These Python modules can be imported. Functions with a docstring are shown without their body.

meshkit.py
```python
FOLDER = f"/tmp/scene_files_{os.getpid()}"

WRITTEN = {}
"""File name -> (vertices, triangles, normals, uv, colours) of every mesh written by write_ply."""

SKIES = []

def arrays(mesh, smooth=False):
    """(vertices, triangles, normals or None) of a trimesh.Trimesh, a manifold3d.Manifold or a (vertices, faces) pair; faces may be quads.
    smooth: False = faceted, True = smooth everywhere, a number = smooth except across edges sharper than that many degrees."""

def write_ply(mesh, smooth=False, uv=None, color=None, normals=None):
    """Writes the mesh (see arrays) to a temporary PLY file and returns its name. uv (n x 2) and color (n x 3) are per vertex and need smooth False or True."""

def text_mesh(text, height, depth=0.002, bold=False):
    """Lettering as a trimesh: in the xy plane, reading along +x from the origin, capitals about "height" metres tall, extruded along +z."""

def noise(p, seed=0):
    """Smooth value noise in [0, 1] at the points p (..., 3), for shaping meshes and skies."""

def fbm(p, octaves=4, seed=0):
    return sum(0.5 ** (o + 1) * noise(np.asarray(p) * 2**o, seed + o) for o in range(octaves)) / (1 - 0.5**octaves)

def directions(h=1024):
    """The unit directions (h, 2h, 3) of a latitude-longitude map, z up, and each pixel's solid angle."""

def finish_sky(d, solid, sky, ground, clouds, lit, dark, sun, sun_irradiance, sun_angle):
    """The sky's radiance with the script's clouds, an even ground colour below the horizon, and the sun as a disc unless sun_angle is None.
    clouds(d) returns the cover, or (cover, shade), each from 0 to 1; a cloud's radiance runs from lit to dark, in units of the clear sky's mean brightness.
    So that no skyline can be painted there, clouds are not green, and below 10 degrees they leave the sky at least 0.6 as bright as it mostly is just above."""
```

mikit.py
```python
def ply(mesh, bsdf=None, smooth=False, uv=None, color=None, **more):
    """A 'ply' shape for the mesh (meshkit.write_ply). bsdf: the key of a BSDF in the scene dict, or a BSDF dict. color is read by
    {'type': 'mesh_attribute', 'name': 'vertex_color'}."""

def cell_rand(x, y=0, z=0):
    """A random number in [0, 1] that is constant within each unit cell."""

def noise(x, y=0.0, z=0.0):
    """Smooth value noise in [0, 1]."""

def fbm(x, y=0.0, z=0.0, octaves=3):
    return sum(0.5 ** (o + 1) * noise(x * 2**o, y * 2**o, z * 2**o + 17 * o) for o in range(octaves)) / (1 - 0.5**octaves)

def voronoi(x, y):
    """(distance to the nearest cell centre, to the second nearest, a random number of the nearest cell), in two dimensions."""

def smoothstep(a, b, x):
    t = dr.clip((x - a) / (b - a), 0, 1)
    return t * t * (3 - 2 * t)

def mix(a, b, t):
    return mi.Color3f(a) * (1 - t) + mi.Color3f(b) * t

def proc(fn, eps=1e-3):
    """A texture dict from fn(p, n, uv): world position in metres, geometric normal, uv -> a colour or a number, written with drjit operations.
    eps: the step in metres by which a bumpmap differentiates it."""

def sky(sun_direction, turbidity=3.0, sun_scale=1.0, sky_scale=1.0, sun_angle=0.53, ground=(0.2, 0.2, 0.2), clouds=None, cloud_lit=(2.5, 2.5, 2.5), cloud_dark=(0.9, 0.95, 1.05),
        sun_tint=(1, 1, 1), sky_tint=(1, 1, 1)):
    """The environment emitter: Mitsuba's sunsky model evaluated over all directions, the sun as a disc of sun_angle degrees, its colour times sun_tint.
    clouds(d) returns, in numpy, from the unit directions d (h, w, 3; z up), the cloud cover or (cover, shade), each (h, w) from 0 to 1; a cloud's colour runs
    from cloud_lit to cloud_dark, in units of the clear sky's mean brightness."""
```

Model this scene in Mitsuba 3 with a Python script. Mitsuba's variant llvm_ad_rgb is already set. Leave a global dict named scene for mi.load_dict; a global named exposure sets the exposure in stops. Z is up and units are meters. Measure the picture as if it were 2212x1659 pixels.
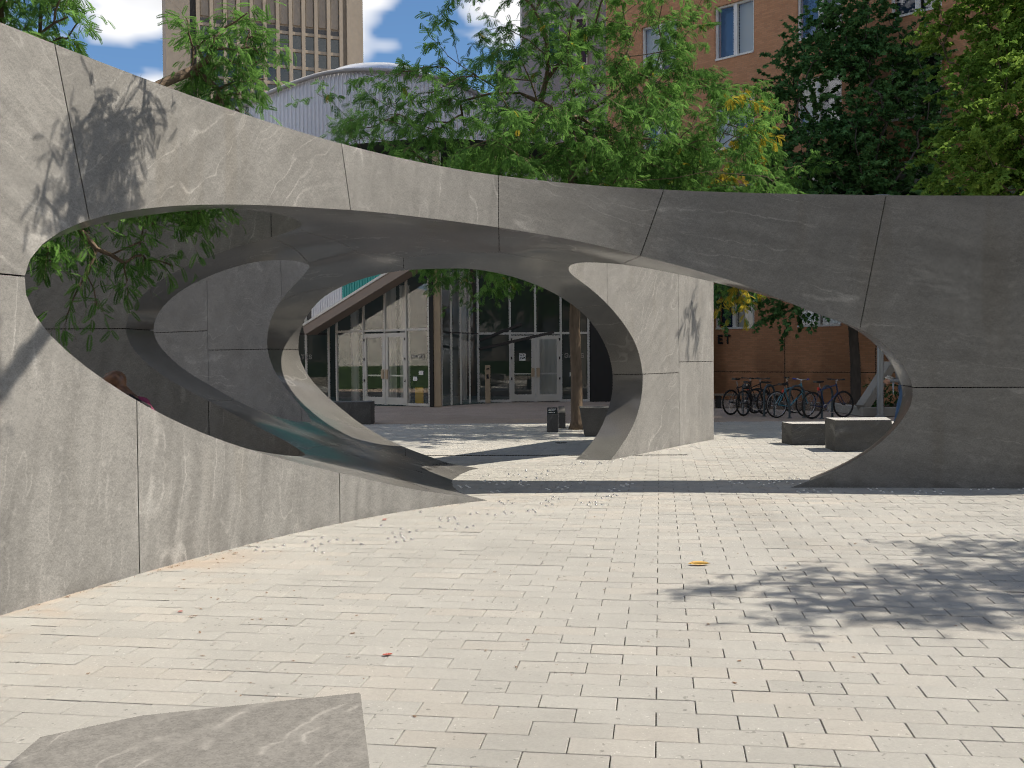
import math, random
import numpy as np, trimesh, manifold3d as m3, shapely
import drjit as dr, mitsuba as mi
import mikit, meshkit
from mikit import proc, noise, fbm, voronoi, cell_rand, smoothstep, mix
from shapely.geometry import Polygon
from scipy.interpolate import RBFInterpolator

T = mi.ScalarTransform4f
scene, labels = {}, {}
PI = math.pi

# ---------------------------------------------------------------- camera, sky, exposure
EYE = 1.65
PITCH, ROLL = 0.0266, -0.0073
fwd = np.array([0, math.cos(PITCH), -math.sin(PITCH)])
up = np.array([0, math.sin(PITCH), math.cos(PITCH)]) * math.cos(ROLL) + np.array([1, 0, 0]) * -math.sin(ROLL)
scene['camera'] = {'type': 'perspective', 'fov': 53.18, 'fov_axis': 'x', 'near_clip': 0.1, 'far_clip': 2000.0,
                   'to_world': T().look_at(origin=[0, 0, EYE], target=(np.array([0, 0, EYE]) + fwd).tolist(), up=up.tolist())}
SUN = np.array([0.75, 0.085, 1.0])
def clouds(d):
    z = np.maximum(d[..., 2], 0.02)
    q = np.stack([d[..., 0] / (z + 0.25) * 2.6, d[..., 1] / (z + 0.25) * 2.6, z * 1.2], -1)
    f = meshkit.fbm(q + np.array([3.4, 1.9, 0.0]), 5, 3)
    w = meshkit.fbm(q * 3.1 + 7.0, 5, 9)
    cover = np.clip((f + 0.16 * (w - 0.5) - 0.49) / 0.08, 0, 1)
    shade = np.clip((f - 0.60) / 0.2, 0, 1) * 0.5
    return cover ** 0.8, shade
scene['sky'] = mikit.sky(SUN.tolist(), turbidity=2.6, sun_scale=1.9, sun_tint=(0.95, 1.0, 1.07), sky_tint=(1.02, 1.22, 1.36), clouds=clouds, cloud_lit=(3.7, 3.7, 3.75), cloud_dark=(1.9, 1.95, 2.05), ground=(0.3, 0.29, 0.27))
exposure = 1.24

# ---------------------------------------------------------------- small helpers
def numbered(key):
    if key not in scene and key not in labels: return key
    i = 1
    while f'{key}_{i:03d}' in scene or f'{key}_{i:03d}' in labels: i += 1
    return f'{key}_{i:03d}'
def thing(name, label, cat, group=None, kind=None):
    k = numbered(name); labels[k] = {'label': label, 'category': cat}
    if group: labels[k]['group'] = group
    if kind: labels[k]['kind'] = kind
    return k
def part(parent, name, mesh, bsdf, smooth=False, label=None, kind=None, **more):
    k = numbered(parent + '__' + name if parent else name)
    scene[k] = mikit.ply(mesh, bsdf, smooth=smooth, **more)
    if label or kind:
        labels[k] = {}
        if label: labels[k]['label'] = label
        if kind: labels[k]['kind'] = kind
    return k
def whole(name, mesh, bsdf, label, cat, group=None, smooth=False, kind=None):
    k = thing(name, label, cat, group, kind)
    scene[k] = mikit.ply(mesh, bsdf, smooth=smooth)
    return k
def struct(name, mesh, bsdf, smooth=False, label=None):
    k = numbered(name); scene[k] = mikit.ply(mesh, bsdf, smooth=smooth)
    labels[k] = {'kind': 'structure'}
    if label: labels[k]['label'] = label
    return k
cat = trimesh.util.concatenate
def obox(c, size, ax=(1, 0), tilt=None, ch=0.0):
    """box centred at c; size along (ax, left normal, z); ch: chamfer"""
    sx, sy, sz = [s / 2 for s in size]
    if ch > 0:
        pts = []
        for i in (-1, 1):
            for j in (-1, 1):
                for k in (-1, 1):
                    pts += [[i * (sx - ch), j * (sy - ch), k * sz], [i * (sx - ch), j * sy, k * (sz - ch)], [i * sx, j * (sy - ch), k * (sz - ch)]]
        m = trimesh.convex.convex_hull(np.array(pts))
    else:
        m = trimesh.creation.box((2 * sx, 2 * sy, 2 * sz))
    a = np.array(ax, float); a = a / np.linalg.norm(a)
    M = np.eye(4); M[:2, 0] = a; M[:2, 1] = [-a[1], a[0]]
    if tilt is not None: M[:3, :3] = M[:3, :3] @ trimesh.transformations.rotation_matrix(tilt[0], tilt[1])[:3, :3]
    M[:3, 3] = c
    m.apply_transform(M); return m
def box(x0, x1, y0, y1, z0, z1, ch=0.0): return obox(((x0 + x1) / 2, (y0 + y1) / 2, (z0 + z1) / 2), (x1 - x0, y1 - y0, z1 - z0), ch=ch)
def beam(p, q, w, h, upv=(0, 0, 1)):
    """rectangular bar from p to q"""
    p, q = np.array(p, float), np.array(q, float); d = q - p; L = np.linalg.norm(d); d /= L
    u = np.array(upv, float); s = np.cross(d, u); s /= np.linalg.norm(s); u = np.cross(s, d)
    m = trimesh.creation.box((L, w, h)); M = np.eye(4); M[:3, 0] = d; M[:3, 1] = s; M[:3, 2] = u; M[:3, 3] = (p + q) / 2
    m.apply_transform(M); return m
def tube(pts, r, sides=8, cap=True):
    p = np.asarray(pts, float); n = len(p); r = np.broadcast_to(np.asarray(r, float), (n,))
    t = np.gradient(p, axis=0); t /= np.linalg.norm(t, axis=1, keepdims=True) + 1e-12
    a = np.cross(t[0], [0, 0, 1.0]);
    if np.linalg.norm(a) < 0.2: a = np.cross(t[0], [1.0, 0, 0])
    A = []
    for k in range(n):
        a = a - t[k] * (a @ t[k]); a /= np.linalg.norm(a) + 1e-12; A.append(a)
    A = np.array(A); B = np.cross(t, A); ang = np.arange(sides) * 2 * PI / sides
    v = (p[:, None] + r[:, None, None] * (np.cos(ang)[None, :, None] * A[:, None] + np.sin(ang)[None, :, None] * B[:, None])).reshape(-1, 3)
    i, j = np.meshgrid(np.arange(n - 1), np.arange(sides), indexing='ij')
    q = np.stack([i * sides + j, i * sides + (j + 1) % sides, (i + 1) * sides + (j + 1) % sides, (i + 1) * sides + j], -1).reshape(-1, 4)
    f = np.vstack([q[:, [0, 1, 2]], q[:, [0, 2, 3]]])
    if cap:
        v = np.vstack([v, p[:1], p[-1:]]); c0, c1 = n * sides, n * sides + 1; jj = np.arange(sides)
        f = np.vstack([f, np.stack([(jj + 1) % sides, jj, 0 * jj + c0], 1), np.stack([(n - 1) * sides + jj, (n - 1) * sides + (jj + 1) % sides, 0 * jj + c1], 1)])
    return trimesh.Trimesh(v, f, process=False)
def lathe(profile, sides=24, at=(0, 0, 0)):
    m = trimesh.creation.revolve(np.array(profile, float), sections=sides); m.apply_translation(at); return m
def extrude(poly, z0, z1):
    m = trimesh.creation.extrude_polygon(poly, z1 - z0, engine='earcut'); m.apply_translation([0, 0, z0]); return m
def place(m, loc=(0, 0, 0), rz=0.0, s=1.0):
    m = m.copy(); m.apply_scale(s); m.apply_transform(trimesh.transformations.rotation_matrix(rz, [0, 0, 1])); m.apply_translation(loc); return m
def bez(p0, p1, p2, n=8):
    t = np.linspace(0, 1, n)[:, None]; return (1 - t) ** 2 * np.array(p0) + 2 * t * (1 - t) * np.array(p1) + t * t * np.array(p2)
def sheet(quad):
    return trimesh.Trimesh(np.array(quad, float), [[0, 1, 2], [0, 2, 3]], process=False)

# ---------------------------------------------------------------- materials
def rgb(*c): return {'type': 'rgb', 'value': list(c)}
def pr(name, color, rough=0.6, metallic=0.0, spec=0.5, bump=None, bscale=1.0, two=True, **more):
    b = {'type': 'principled', 'base_color': rgb(*color) if isinstance(color, (tuple, list)) else color,
         'roughness': rough, 'metallic': metallic, 'specular': spec, **more}
    if bump is not None: b = {'type': 'bumpmap', 'bsdf': b, 'arbitrary': bump, 'scale': bscale}
    scene[name] = {'type': 'twosided', 'bsdf': b} if two else b
    return name

def speckle(p, s): return noise(p.x * s, p.y * s, p.z * s)
def ridge(v): return 1 - dr.abs(2 * v - 1)
def granite(angle, turn, base, seed, amt=1.0, band=0.5):
    """flamed granite: fine grain, soft banding and broken pale veins that run at one angle on the wall (turn: how far they wander)"""
    def fn(p, n, uv):
        h, z = p.x * 0.71 + p.y * 0.70 + seed, p.z + seed * 0.37
        d = p.x * 0.70 - p.y * 0.71
        w = fbm(h * 0.8, z * 0.8, d * 0.8, 3); w2 = fbm(h * 5.0, z * 5.0, d * 5.0, 3); w3 = fbm(h * 2.1 + 7, z * 2.1, d * 2.1, 3)
        ca, sa = math.cos(angle), math.sin(angle)
        b, a = h * ca + z * sa, -h * sa + z * ca + turn * 0.55 * (w - 0.5) + turn * 0.16 * (w3 - 0.5)
        b = b + turn * 0.4 * (w3 - 0.5)
        c = base * (0.88 + 0.24 * fbm(h * 1.4, z * 1.1, d * 1.4, 4))
        sp, sp2, sp3 = speckle(p, 190.0), speckle(p, 75.0), speckle(p, 26.0)
        c = c * (0.60 + 0.40 * sp + 0.26 * sp2 + 0.14 * sp3)
        c = c * (1.0 + band * (fbm(a * 11 + w2 * 0.5, b * 1.1, d, 3) - 0.5) + 0.22 * (w2 - 0.5))
        v1 = smoothstep(0.93, 0.995, ridge(noise(a * 6.0 + w2 * 0.55, b * 0.8, seed + 2.0)))
        v2 = smoothstep(0.90, 0.99, ridge(noise(a * 13.0 + w2 * 1.1, b * 1.9, seed + 5.0)))
        v3 = smoothstep(0.84, 0.98, ridge(noise(a * 26.0 + w2 * 1.8, b * 5.0 + w3, seed + 9.0)))
        m1 = smoothstep(0.44, 0.62, fbm(h * 0.9 + 4, z * 0.9, d, 3)); m2 = smoothstep(0.42, 0.62, fbm(h * 1.3 + 14, z * 1.3, d, 3)); m3 = smoothstep(0.40, 0.66, fbm(h * 2.2 + 24, z * 2.2, d, 3))
        brk = smoothstep(0.36, 0.58, w2); brk3 = smoothstep(0.46, 0.64, fbm(h * 13 + 3, z * 13, d * 13, 2))
        vein = 1.15 * v1 * m1 * (0.3 + 0.7 * brk) + 0.62 * v2 * m2 * brk + 0.5 * v3 * m3 * brk3
        c = c + amt * 0.105 * vein * (0.5 + 0.7 * sp2)
        grime = smoothstep(0.30, 0.0, p.z + 0.35 * w2)
        run = smoothstep(0.55, 0.75, fbm(h * 5.5, z * 0.5, d, 3)) * smoothstep(0.4, 0.7, w)
        return mix((0.985, 1.0, 1.0), (1.0, 0.99, 0.95), run) * (c * (1 - 0.10 * run) * (1 - 0.25 * grime))
    return fn
def granite_bump(k):
    def fn(p, n, uv):
        return k * (0.5 * speckle(p, 110.0) + 0.9 * speckle(p, 38.0) + 1.6 * fbm(p.x * 9, p.y * 9, p.z * 6, 2))
    return fn
GB = proc(granite_bump(0.0011), eps=2e-3)
pr('granite_streaked', proc(granite(1.45, 0.35, 0.235, 0.0)), rough=0.72, spec=0.35, bump=GB)
pr('granite_arched', proc(granite(2.55, 0.7, 0.235, 21.3)), rough=0.72, spec=0.35, bump=GB)
pr('granite_layered', proc(granite(-0.25, 0.4, 0.20, 3.7, 0.8, 0.35)), rough=0.72, spec=0.35, bump=GB)
pr('granite_swirled', proc(granite(0.75, 1.5, 0.22, 8.2, 1.1, 0.3)), rough=0.72, spec=0.35, bump=GB)
def honed(p, n, uv):
    w = fbm(p.x * 1.3, p.y * 1.3, p.z * 1.3, 3); w2 = fbm(p.x * 4, p.y * 4, p.z * 4, 3)
    v = ridge(noise(p.x * 1.1 + w * 2.2, p.y * 1.1 + w * 2, p.z * 1.4 + w2))
    c = 0.118 * (0.82 + 0.36 * w) * (0.84 + 0.32 * speckle(p, 150.0)) * (0.9 + 0.2 * w2) + 0.06 * smoothstep(0.965, 0.998, v) * smoothstep(0.4, 0.6, w2)
    return mi.Color3f(c * 0.98, c * 0.99, c * 1.0)
pr('granite_honed', proc(honed), rough=proc(lambda p, n, uv: 0.13 + 0.07 * fbm(p.x * 2, p.y * 2, p.z * 2, 2)), spec=0.5)
def slab(p, n, uv):
    w = fbm(p.x * 1.7, p.y * 1.7, p.z * 1.7, 3); w2 = fbm(p.x * 9, p.y * 9, p.z * 9, 3)
    a = p.x * 0.93 - p.y * 0.36; b = p.x * 0.36 + p.y * 0.93
    c = 0.165 * (0.60 + 0.42 * speckle(p, 190.0) + 0.24 * speckle(p, 70.0) + 0.14 * speckle(p, 24.0)) * (0.8 + 0.4 * fbm(a * 9 + w * 2, b * 1.5, p.z, 3))
    v = 1 - dr.abs(2 * noise(a * 10.5 + w * 2.4 + w2 * 0.9, b * 1.6 + w, p.z * 2) - 1)
    c = c + 0.06 * (smoothstep(0.86, 0.99, v) + 0.3 * smoothstep(0.6, 1.0, v)) * smoothstep(0.36, 0.6, w2) * smoothstep(0.25, 0.5, fbm(a * 2.2, b * 1.1, 4.0, 2) + 0.08)
    return mi.Color3f(c, c, c * 0.975)
pr('granite_slab', proc(slab), rough=0.75, bump=GB)
pr('granite_cut', proc(granite(0.4, 0.8, 0.17, 5.1)), rough=0.8)
pr('joint_dark', (0.012, 0.012, 0.012), rough=0.9)

# ---------------------------------------------------------------- the granite memorial: a five-armed star prism minus an ovoid void
VQ = [1.7062, -0.0084, -0.2319, -0.131, 0.0081, 0.0368, 0.1164, -0.004, 0.05, 1.6274, -0.3795, -0.1379, 0.3885, 0.6822, 0.1448, 0.0271, 0.0488, -0.2359]
VP = np.array([-259,854,103,-242,890,90,-219,937,75,-174,1016,51,-109,1101,23,-50,1157,6,-324,682,222,-322,687,234,-320,692,240,-313,713,255,-303,741,267,-291,773,276,-274,818,287,-253,867,295,-226,923,303,-194,984,309,-324,682,212,-323,685,203,-321,692,195,-316,706,181,-309,725,167,-302,743,155,-289,779,136,-162,1034,314,-101,1110,317,-13,1184,314,61,1222,306,161,1251,286,203,1258,276,283,1265,253,340,1266,231,387,1264,210,424,1262,200,452,1260,182,474,1258,160,487,1257,139,373,1265,11,408,1263,25,432,1262,39,457,1260,58,476,1258,79,490,1257,101,493,1256,113,-49,1513,0,-66,1469,0,-78,1400,0,-81,1358,0,-78,1324,0,-58,1231,0,101,1630,0,130,1620,0,155,1614,0,-246,1198,318,-264,1213,314,-284,1220,309,-304,1224,305,-327,1225,299,-349,1226,291,-365,1225,285,-386,1225,277,-425,1223,254,-442,1222,239,-453,1221,224,-457,1220,213,-460,1220,201,-458,1220,192,-450,1221,175,-435,1222,160,-415,1223,144,-387,1225,127,-370,1225,119,-340,1225,102,-307,1224,84,-279,1219,71,-259,1210,61,-248,1200,56,-238,1159,320,-242,1128,320,-251,1087,319,-261,1050,316,-273,1008,313,-238,1161,54,-243,1122,58,-252,1080,64,-264,1040,72,-299,1503,294,-315,1532,284,-337,1563,271,-354,1584,257,-368,1599,243,-380,1612,222,-386,1618,203,-387,1619,193,-385,1618,178,-382,1614,165,-371,1602,144,-353,1582,123,-332,1557,104,-310,1524,88,-301,1508,80,-290,1439,298,-294,1426,299,-311,1398,299,-331,1377,296,-351,1360,291,-366,1350,285,-382,1340,278,-404,1327,266,-423,1317,254,-438,1309,239,-448,1304,226,-454,1302,213,-455,1301,204,-454,1302,197,-451,1303,187,-444,1306,174,-436,1310,167,-417,1320,147,-393,1333,131,-373,1345,116,-345,1365,98,-317,1390,85,-304,1407,79,-294,1426,77,-344,1692,227,-352,1698,204,-354,1699,182,-351,1697,163,-334,1686,134,-306,1667,107,-278,1648,86,-245,1626,63,-186,1587,34,-124,1549,14,-97,1533,6,-348,1695,212,-332,1684,240,-303,1665,266,-254,1632,285,-204,1599,295,-164,1573,299,-121,1547,298,-69,1520,296,-19,1509,288,31,1537,275,85,1606,253,120,1659,230,145,1698,201,165,1728,164,171,1738,133,170,1736,101,161,1722,73,141,1691,36,101,1630,1,156,1617,0,181,1661,26,202,1696,53,216,1719,89,221,1726,122,217,1719,155,206,1702,185,190,1675,208,167,1637,232,145,1598,251,117,1547,269,94,1499,280,86,1476,284,168,1388,286,272,1376,263,352,1370,240,429,1365,212,462,1363,196,487,1362,174,509,1361,141,516,1360,126,403,1366,2,441,1364,19,470,1363,36,493,1361,55,506,1361,69,514,1360,90,520,1360,108,520,1360,118,86,1426,293,98,1412,294,113,1403,293,136,1395,291,170,1388,286],float).reshape(-1,3)/100
HYP = dict(front=[-3.0267, 16.6549, -1.0169, 1.7262, 0.7249], left=[-1.6764, 12.6557, 3.8121, 0.0359, 0.5557], back_left=[0.3411, 13.8622, 2.9705, 1.1891, 0.4659], back=[0.0089, 14.472, 1.7793, -0.4467, 0.7549], right=[-0.1706, 13.7217, 0.4825, 0.1505, 0.5184])
VC = np.array([0.2, 13.4, 0.0]); VCC = VC + [0, 0, 1.6]
def four(phi, c, w=1.0):
    o = 0 * phi
    for k in range((len(c) - 1) // 2): o = o + c[1 + 2 * k] * np.cos((k + 1) * phi) + c[2 + 2 * k] * np.sin((k + 1) * phi)
    return c[0] + o * w
def vg(X):
    d = X - VC; rho = np.hypot(d[:, 0], d[:, 1]); phi = np.arctan2(d[:, 1], d[:, 0]); q = np.array(VQ)
    w = rho ** 2 / (rho ** 2 + 1.2)
    R = np.exp(four(phi, q[0:9])); zc = four(phi, q[9:12], w); hu = np.exp(q[12]); hd = np.exp(four(phi, q[13:16], w)); pu, pd = 2 + q[16], 2 + q[17]
    dz = d[:, 2] - zc
    return np.where(dz >= 0, ((rho / R) ** pu + (np.maximum(dz, 0) / hu) ** pu) ** (1 / pu), ((rho / R) ** pd + (np.maximum(-dz, 0) / hd) ** pd) ** (1 / pd))
def vunit(X):
    d = X - VCC; return d / np.linalg.norm(d, axis=1, keepdims=True)
vrbf = RBFInterpolator(vunit(VP), np.log(vg(VP)), kernel='thin_plate_spline', degree=1, smoothing=2e-3)
def vG(X): return np.log(vg(X)) - vrbf(vunit(X))
ico = trimesh.creation.icosphere(subdivisions=6)
U = np.array(ico.vertices); FU = vrbf(U)
lo, hi = np.full(len(U), 0.2), np.full(len(U), 14.0)
for _ in range(34):
    mid = (lo + hi) / 2; inside = np.log(vg(VCC + U * mid[:, None])) < FU
    lo = np.where(inside, mid, lo); hi = np.where(inside, hi, mid)
VR = (lo + hi) / 2
def man(m): return m3.Manifold(m3.Mesh(vert_properties=np.asarray(m.vertices, np.float32), tri_verts=np.asarray(m.faces, np.uint32)))
def void(extra=0.0): return man(trimesh.Trimesh(VCC + U * (VR + extra)[:, None], ico.faces, process=False))
def hyp_curve(h, vmax=16.0, n=241):
    cx, cy, th, la, al = h; a = math.exp(la); b = a * math.tan(al)
    v = np.sinh(np.linspace(-1, 1, n) * 3.2) / math.sinh(3.2) * vmax; u = a * np.sqrt(1 + (v / b) ** 2)
    e1 = np.array([math.cos(th), math.sin(th)]); e2 = np.array([-e1[1], e1[0]])
    return np.array([cx, cy]) + u[:, None] * e1 + v[:, None] * e2, e1
star = shapely.Point(-0.3, 13.6).buffer(13.5, 64)
for h in HYP.values():
    c, e1 = hyp_curve(h); far = np.vstack([c[-1] + e1 * 30, c[0] + e1 * 30])
    star = star.difference(Polygon(np.vstack([c, far])).buffer(0))
TIPS = [((-3.9, 5.0), (-0.28, -0.96)), ((7.9, 12.9), (1, 0.03)), ((3.75, 20.2), (0.52, 0.855)), ((-6.55, 18.5), (-0.72, 0.69)), ((-7.7, 12.2), (-1, -0.02))]
for (c, n) in TIPS:
    n = np.array(n) / np.linalg.norm(n); t = np.array([-n[1], n[0]]); c = np.array(c)
    star = star.difference(Polygon([c + t * 1.9, c - t * 1.9, c - t * 1.9 + n * 14, c + t * 1.9 + n * 14]))
star = max(getattr(star, 'geoms', [star]), key=lambda g: g.area if g.contains(shapely.Point(-0.3, 13.6)) else 0)
TOPN = np.array([0.03, 0, 1.0]); TOPN /= np.linalg.norm(TOPN); TOPD = 3.735 / math.sqrt(1 + 0.03 ** 2)
def prism(poly, dtop=0.0, zb=-0.06):
    return man(extrude(poly, zb, 4.5)).trim_by_plane((-TOPN).tolist(), -(TOPD - dtop))
whole_solid = prism(star) - void()
core = prism(star.buffer(-0.022), 0.022) - void(0.022)
N1, N2, N3 = (-2.14, 14.39), (-1.57, 14.97), (-0.16, 13.86)
F0, T45, E34, T23, T12 = (-0.14, 11.83), (0.82, 14.25), (-1.64, 15.64), (-2.90, 14.42), (-2.5, 12.05)
ARMS = dict(
    a1=[(-0.1, 1), F0, N3, N2, N1, T12, (-12, 6), (-12, 1)], a5=[(-0.1, 1), (14, 1), (14, 20.7), T45, N3, F0],
    a4=[N3, T45, (14, 20.7), (14, 30), (-1, 30), E34, N2], a3=[N2, E34, (-1, 30), (-14, 30), (-14, 15.2), T23, N1],
    a2=[N1, T23, (-14, 15.2), (-12, 6), T12])
def cutp(m, p, n, gap=0.011):
    n = np.array(n, float); n /= np.linalg.norm(n); o = float(np.dot(n, p))
    return [m.trim_by_plane(n.tolist(), o + gap / 2), m.trim_by_plane((-n).tolist(), -o + gap / 2)]
def seam(p1, p2, nf):
    return p1, np.cross(np.array(p2) - np.array(p1), np.array([nf[0], nf[1], 0.0]))
V = lambda x, y, nx, ny: ((x, y, 0), (nx, ny, 0))
def arm(name): return whole_solid ^ man(extrude(Polygon(ARMS[name]).buffer(-0.004, join_style=2), -1, 6))
def cuts(pieces, *planes):
    for p, n in planes: pieces = [q for m in pieces for q in cutp(m, p, n) if q.volume() > 1e-4]
    return pieces
H = lambda z: ((0, 0, z), (0, 0, 1))
blocks = []
upper, lower = cutp(arm('a1'), *H(2.21))
blocks += [(b, ('granite_arched', 'granite_swirled', 'granite_streaked')[k % 3]) for k, b in enumerate(cuts([upper], seam((-3.14, 7.12, 3.82), (-3.05, 7.4, 2.67), (0.938, -0.347)), seam((-1.68, 10.25, 3.78), (-1.61, 10.35, 3.14), (0.81, -0.58))))]
blocks += [(b, 'granite_streaked') for b in cuts([lower], V(-2.92, 7.85, 0.42, 0.9), V(-1.73, 10.18, 0.62, 0.79))]
upper, lower = cutp(arm('a5'), *H(1.235))
blocks += [(b, 'granite_layered') for b in cuts([upper], seam((1.86, 12.56, 3.64), (1.58, 12.5, 2.88), (0.05, -1)), seam((4.6, 12.6, 3.58), (4.3, 12.62, 2.0), (0.05, -1)))]
blocks += [(lower, 'granite_layered')]
inner, outer = cutp(arm('a4'), *V(3.04, 18.61, -0.52, -0.855))
upper, lower = cutp(inner, *H(1.34))
blocks += [(b, 'granite_swirled') for b in cuts([upper], V(1.5, 16.08, 0.5, 0.86)) + [lower]] + [(b, 'granite_streaked') for b in cutp(outer, *H(1.535))]
outer, inner = cutp(arm('a3'), *V(-5.16, 17.39, -0.72, 0.69))
upper, lower = cutp(inner, *H(1.8))
blocks += [(b, 'granite_swirled') for b in cuts([upper], V(-3.56, 15.86, -0.6, 0.8)) + cuts([lower], V(-3.17, 15.35, -0.6, 0.8)) + cutp(outer, *H(2.13))]
upper, lower = cutp(arm('a2'), *H(2.02))
blocks += [(b, 'granite_streaked') for b in cuts([upper], V(-2.85, 12.27, 1, 0)) + cuts([lower], V(-3.64, 12.29, 1, 0))]
MEM = thing('granite_memorial', 'large five-armed grey granite vault with oval openings standing on the pale pavers', 'memorial')
def sub(v, f):
    used, inv = np.unique(f, return_inverse=True); return trimesh.Trimesh(v[used], inv.reshape(f.shape), process=False)
for solid, mat in [(q, mat) for solid, mat in blocks for q in solid.decompose() if q.volume() > 1e-4]:
    m = solid.to_mesh(); v = np.asarray(m.vert_properties[:, :3], float); f = np.asarray(m.tri_verts)
    tri = v[f]; area = np.linalg.norm(np.cross(tri[:, 1] - tri[:, 0], tri[:, 2] - tri[:, 0]), axis=1); f = f[area > 1e-9]; tri = v[f]
    pol = np.abs(vG(tri.mean(1))) < 0.0025
    pol &= (np.abs(vG(tri[:, 0])) < 0.004) & (np.abs(vG(tri[:, 1])) < 0.004) & (np.abs(vG(tri[:, 2])) < 0.004)
    key = part(MEM, 'granite_block', sub(v, f[~pol]), mat, smooth=25)
    if pol.sum() > 3:
        hm = sub(v, f[pol]); hm.merge_vertices()
        for comp in trimesh.graph.connected_components(hm.face_adjacency, nodes=np.arange(len(hm.faces)), min_len=3):
            if hm.area_faces[comp].sum() > 0.004: part(key, 'honed_face', sub(hm.vertices, hm.faces[comp]), 'granite_honed', smooth=True)
cm = core.to_mesh()
part(MEM, 'joint_core', trimesh.Trimesh(cm.vert_properties[:, :3], cm.tri_verts, process=False), 'joint_dark')
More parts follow.
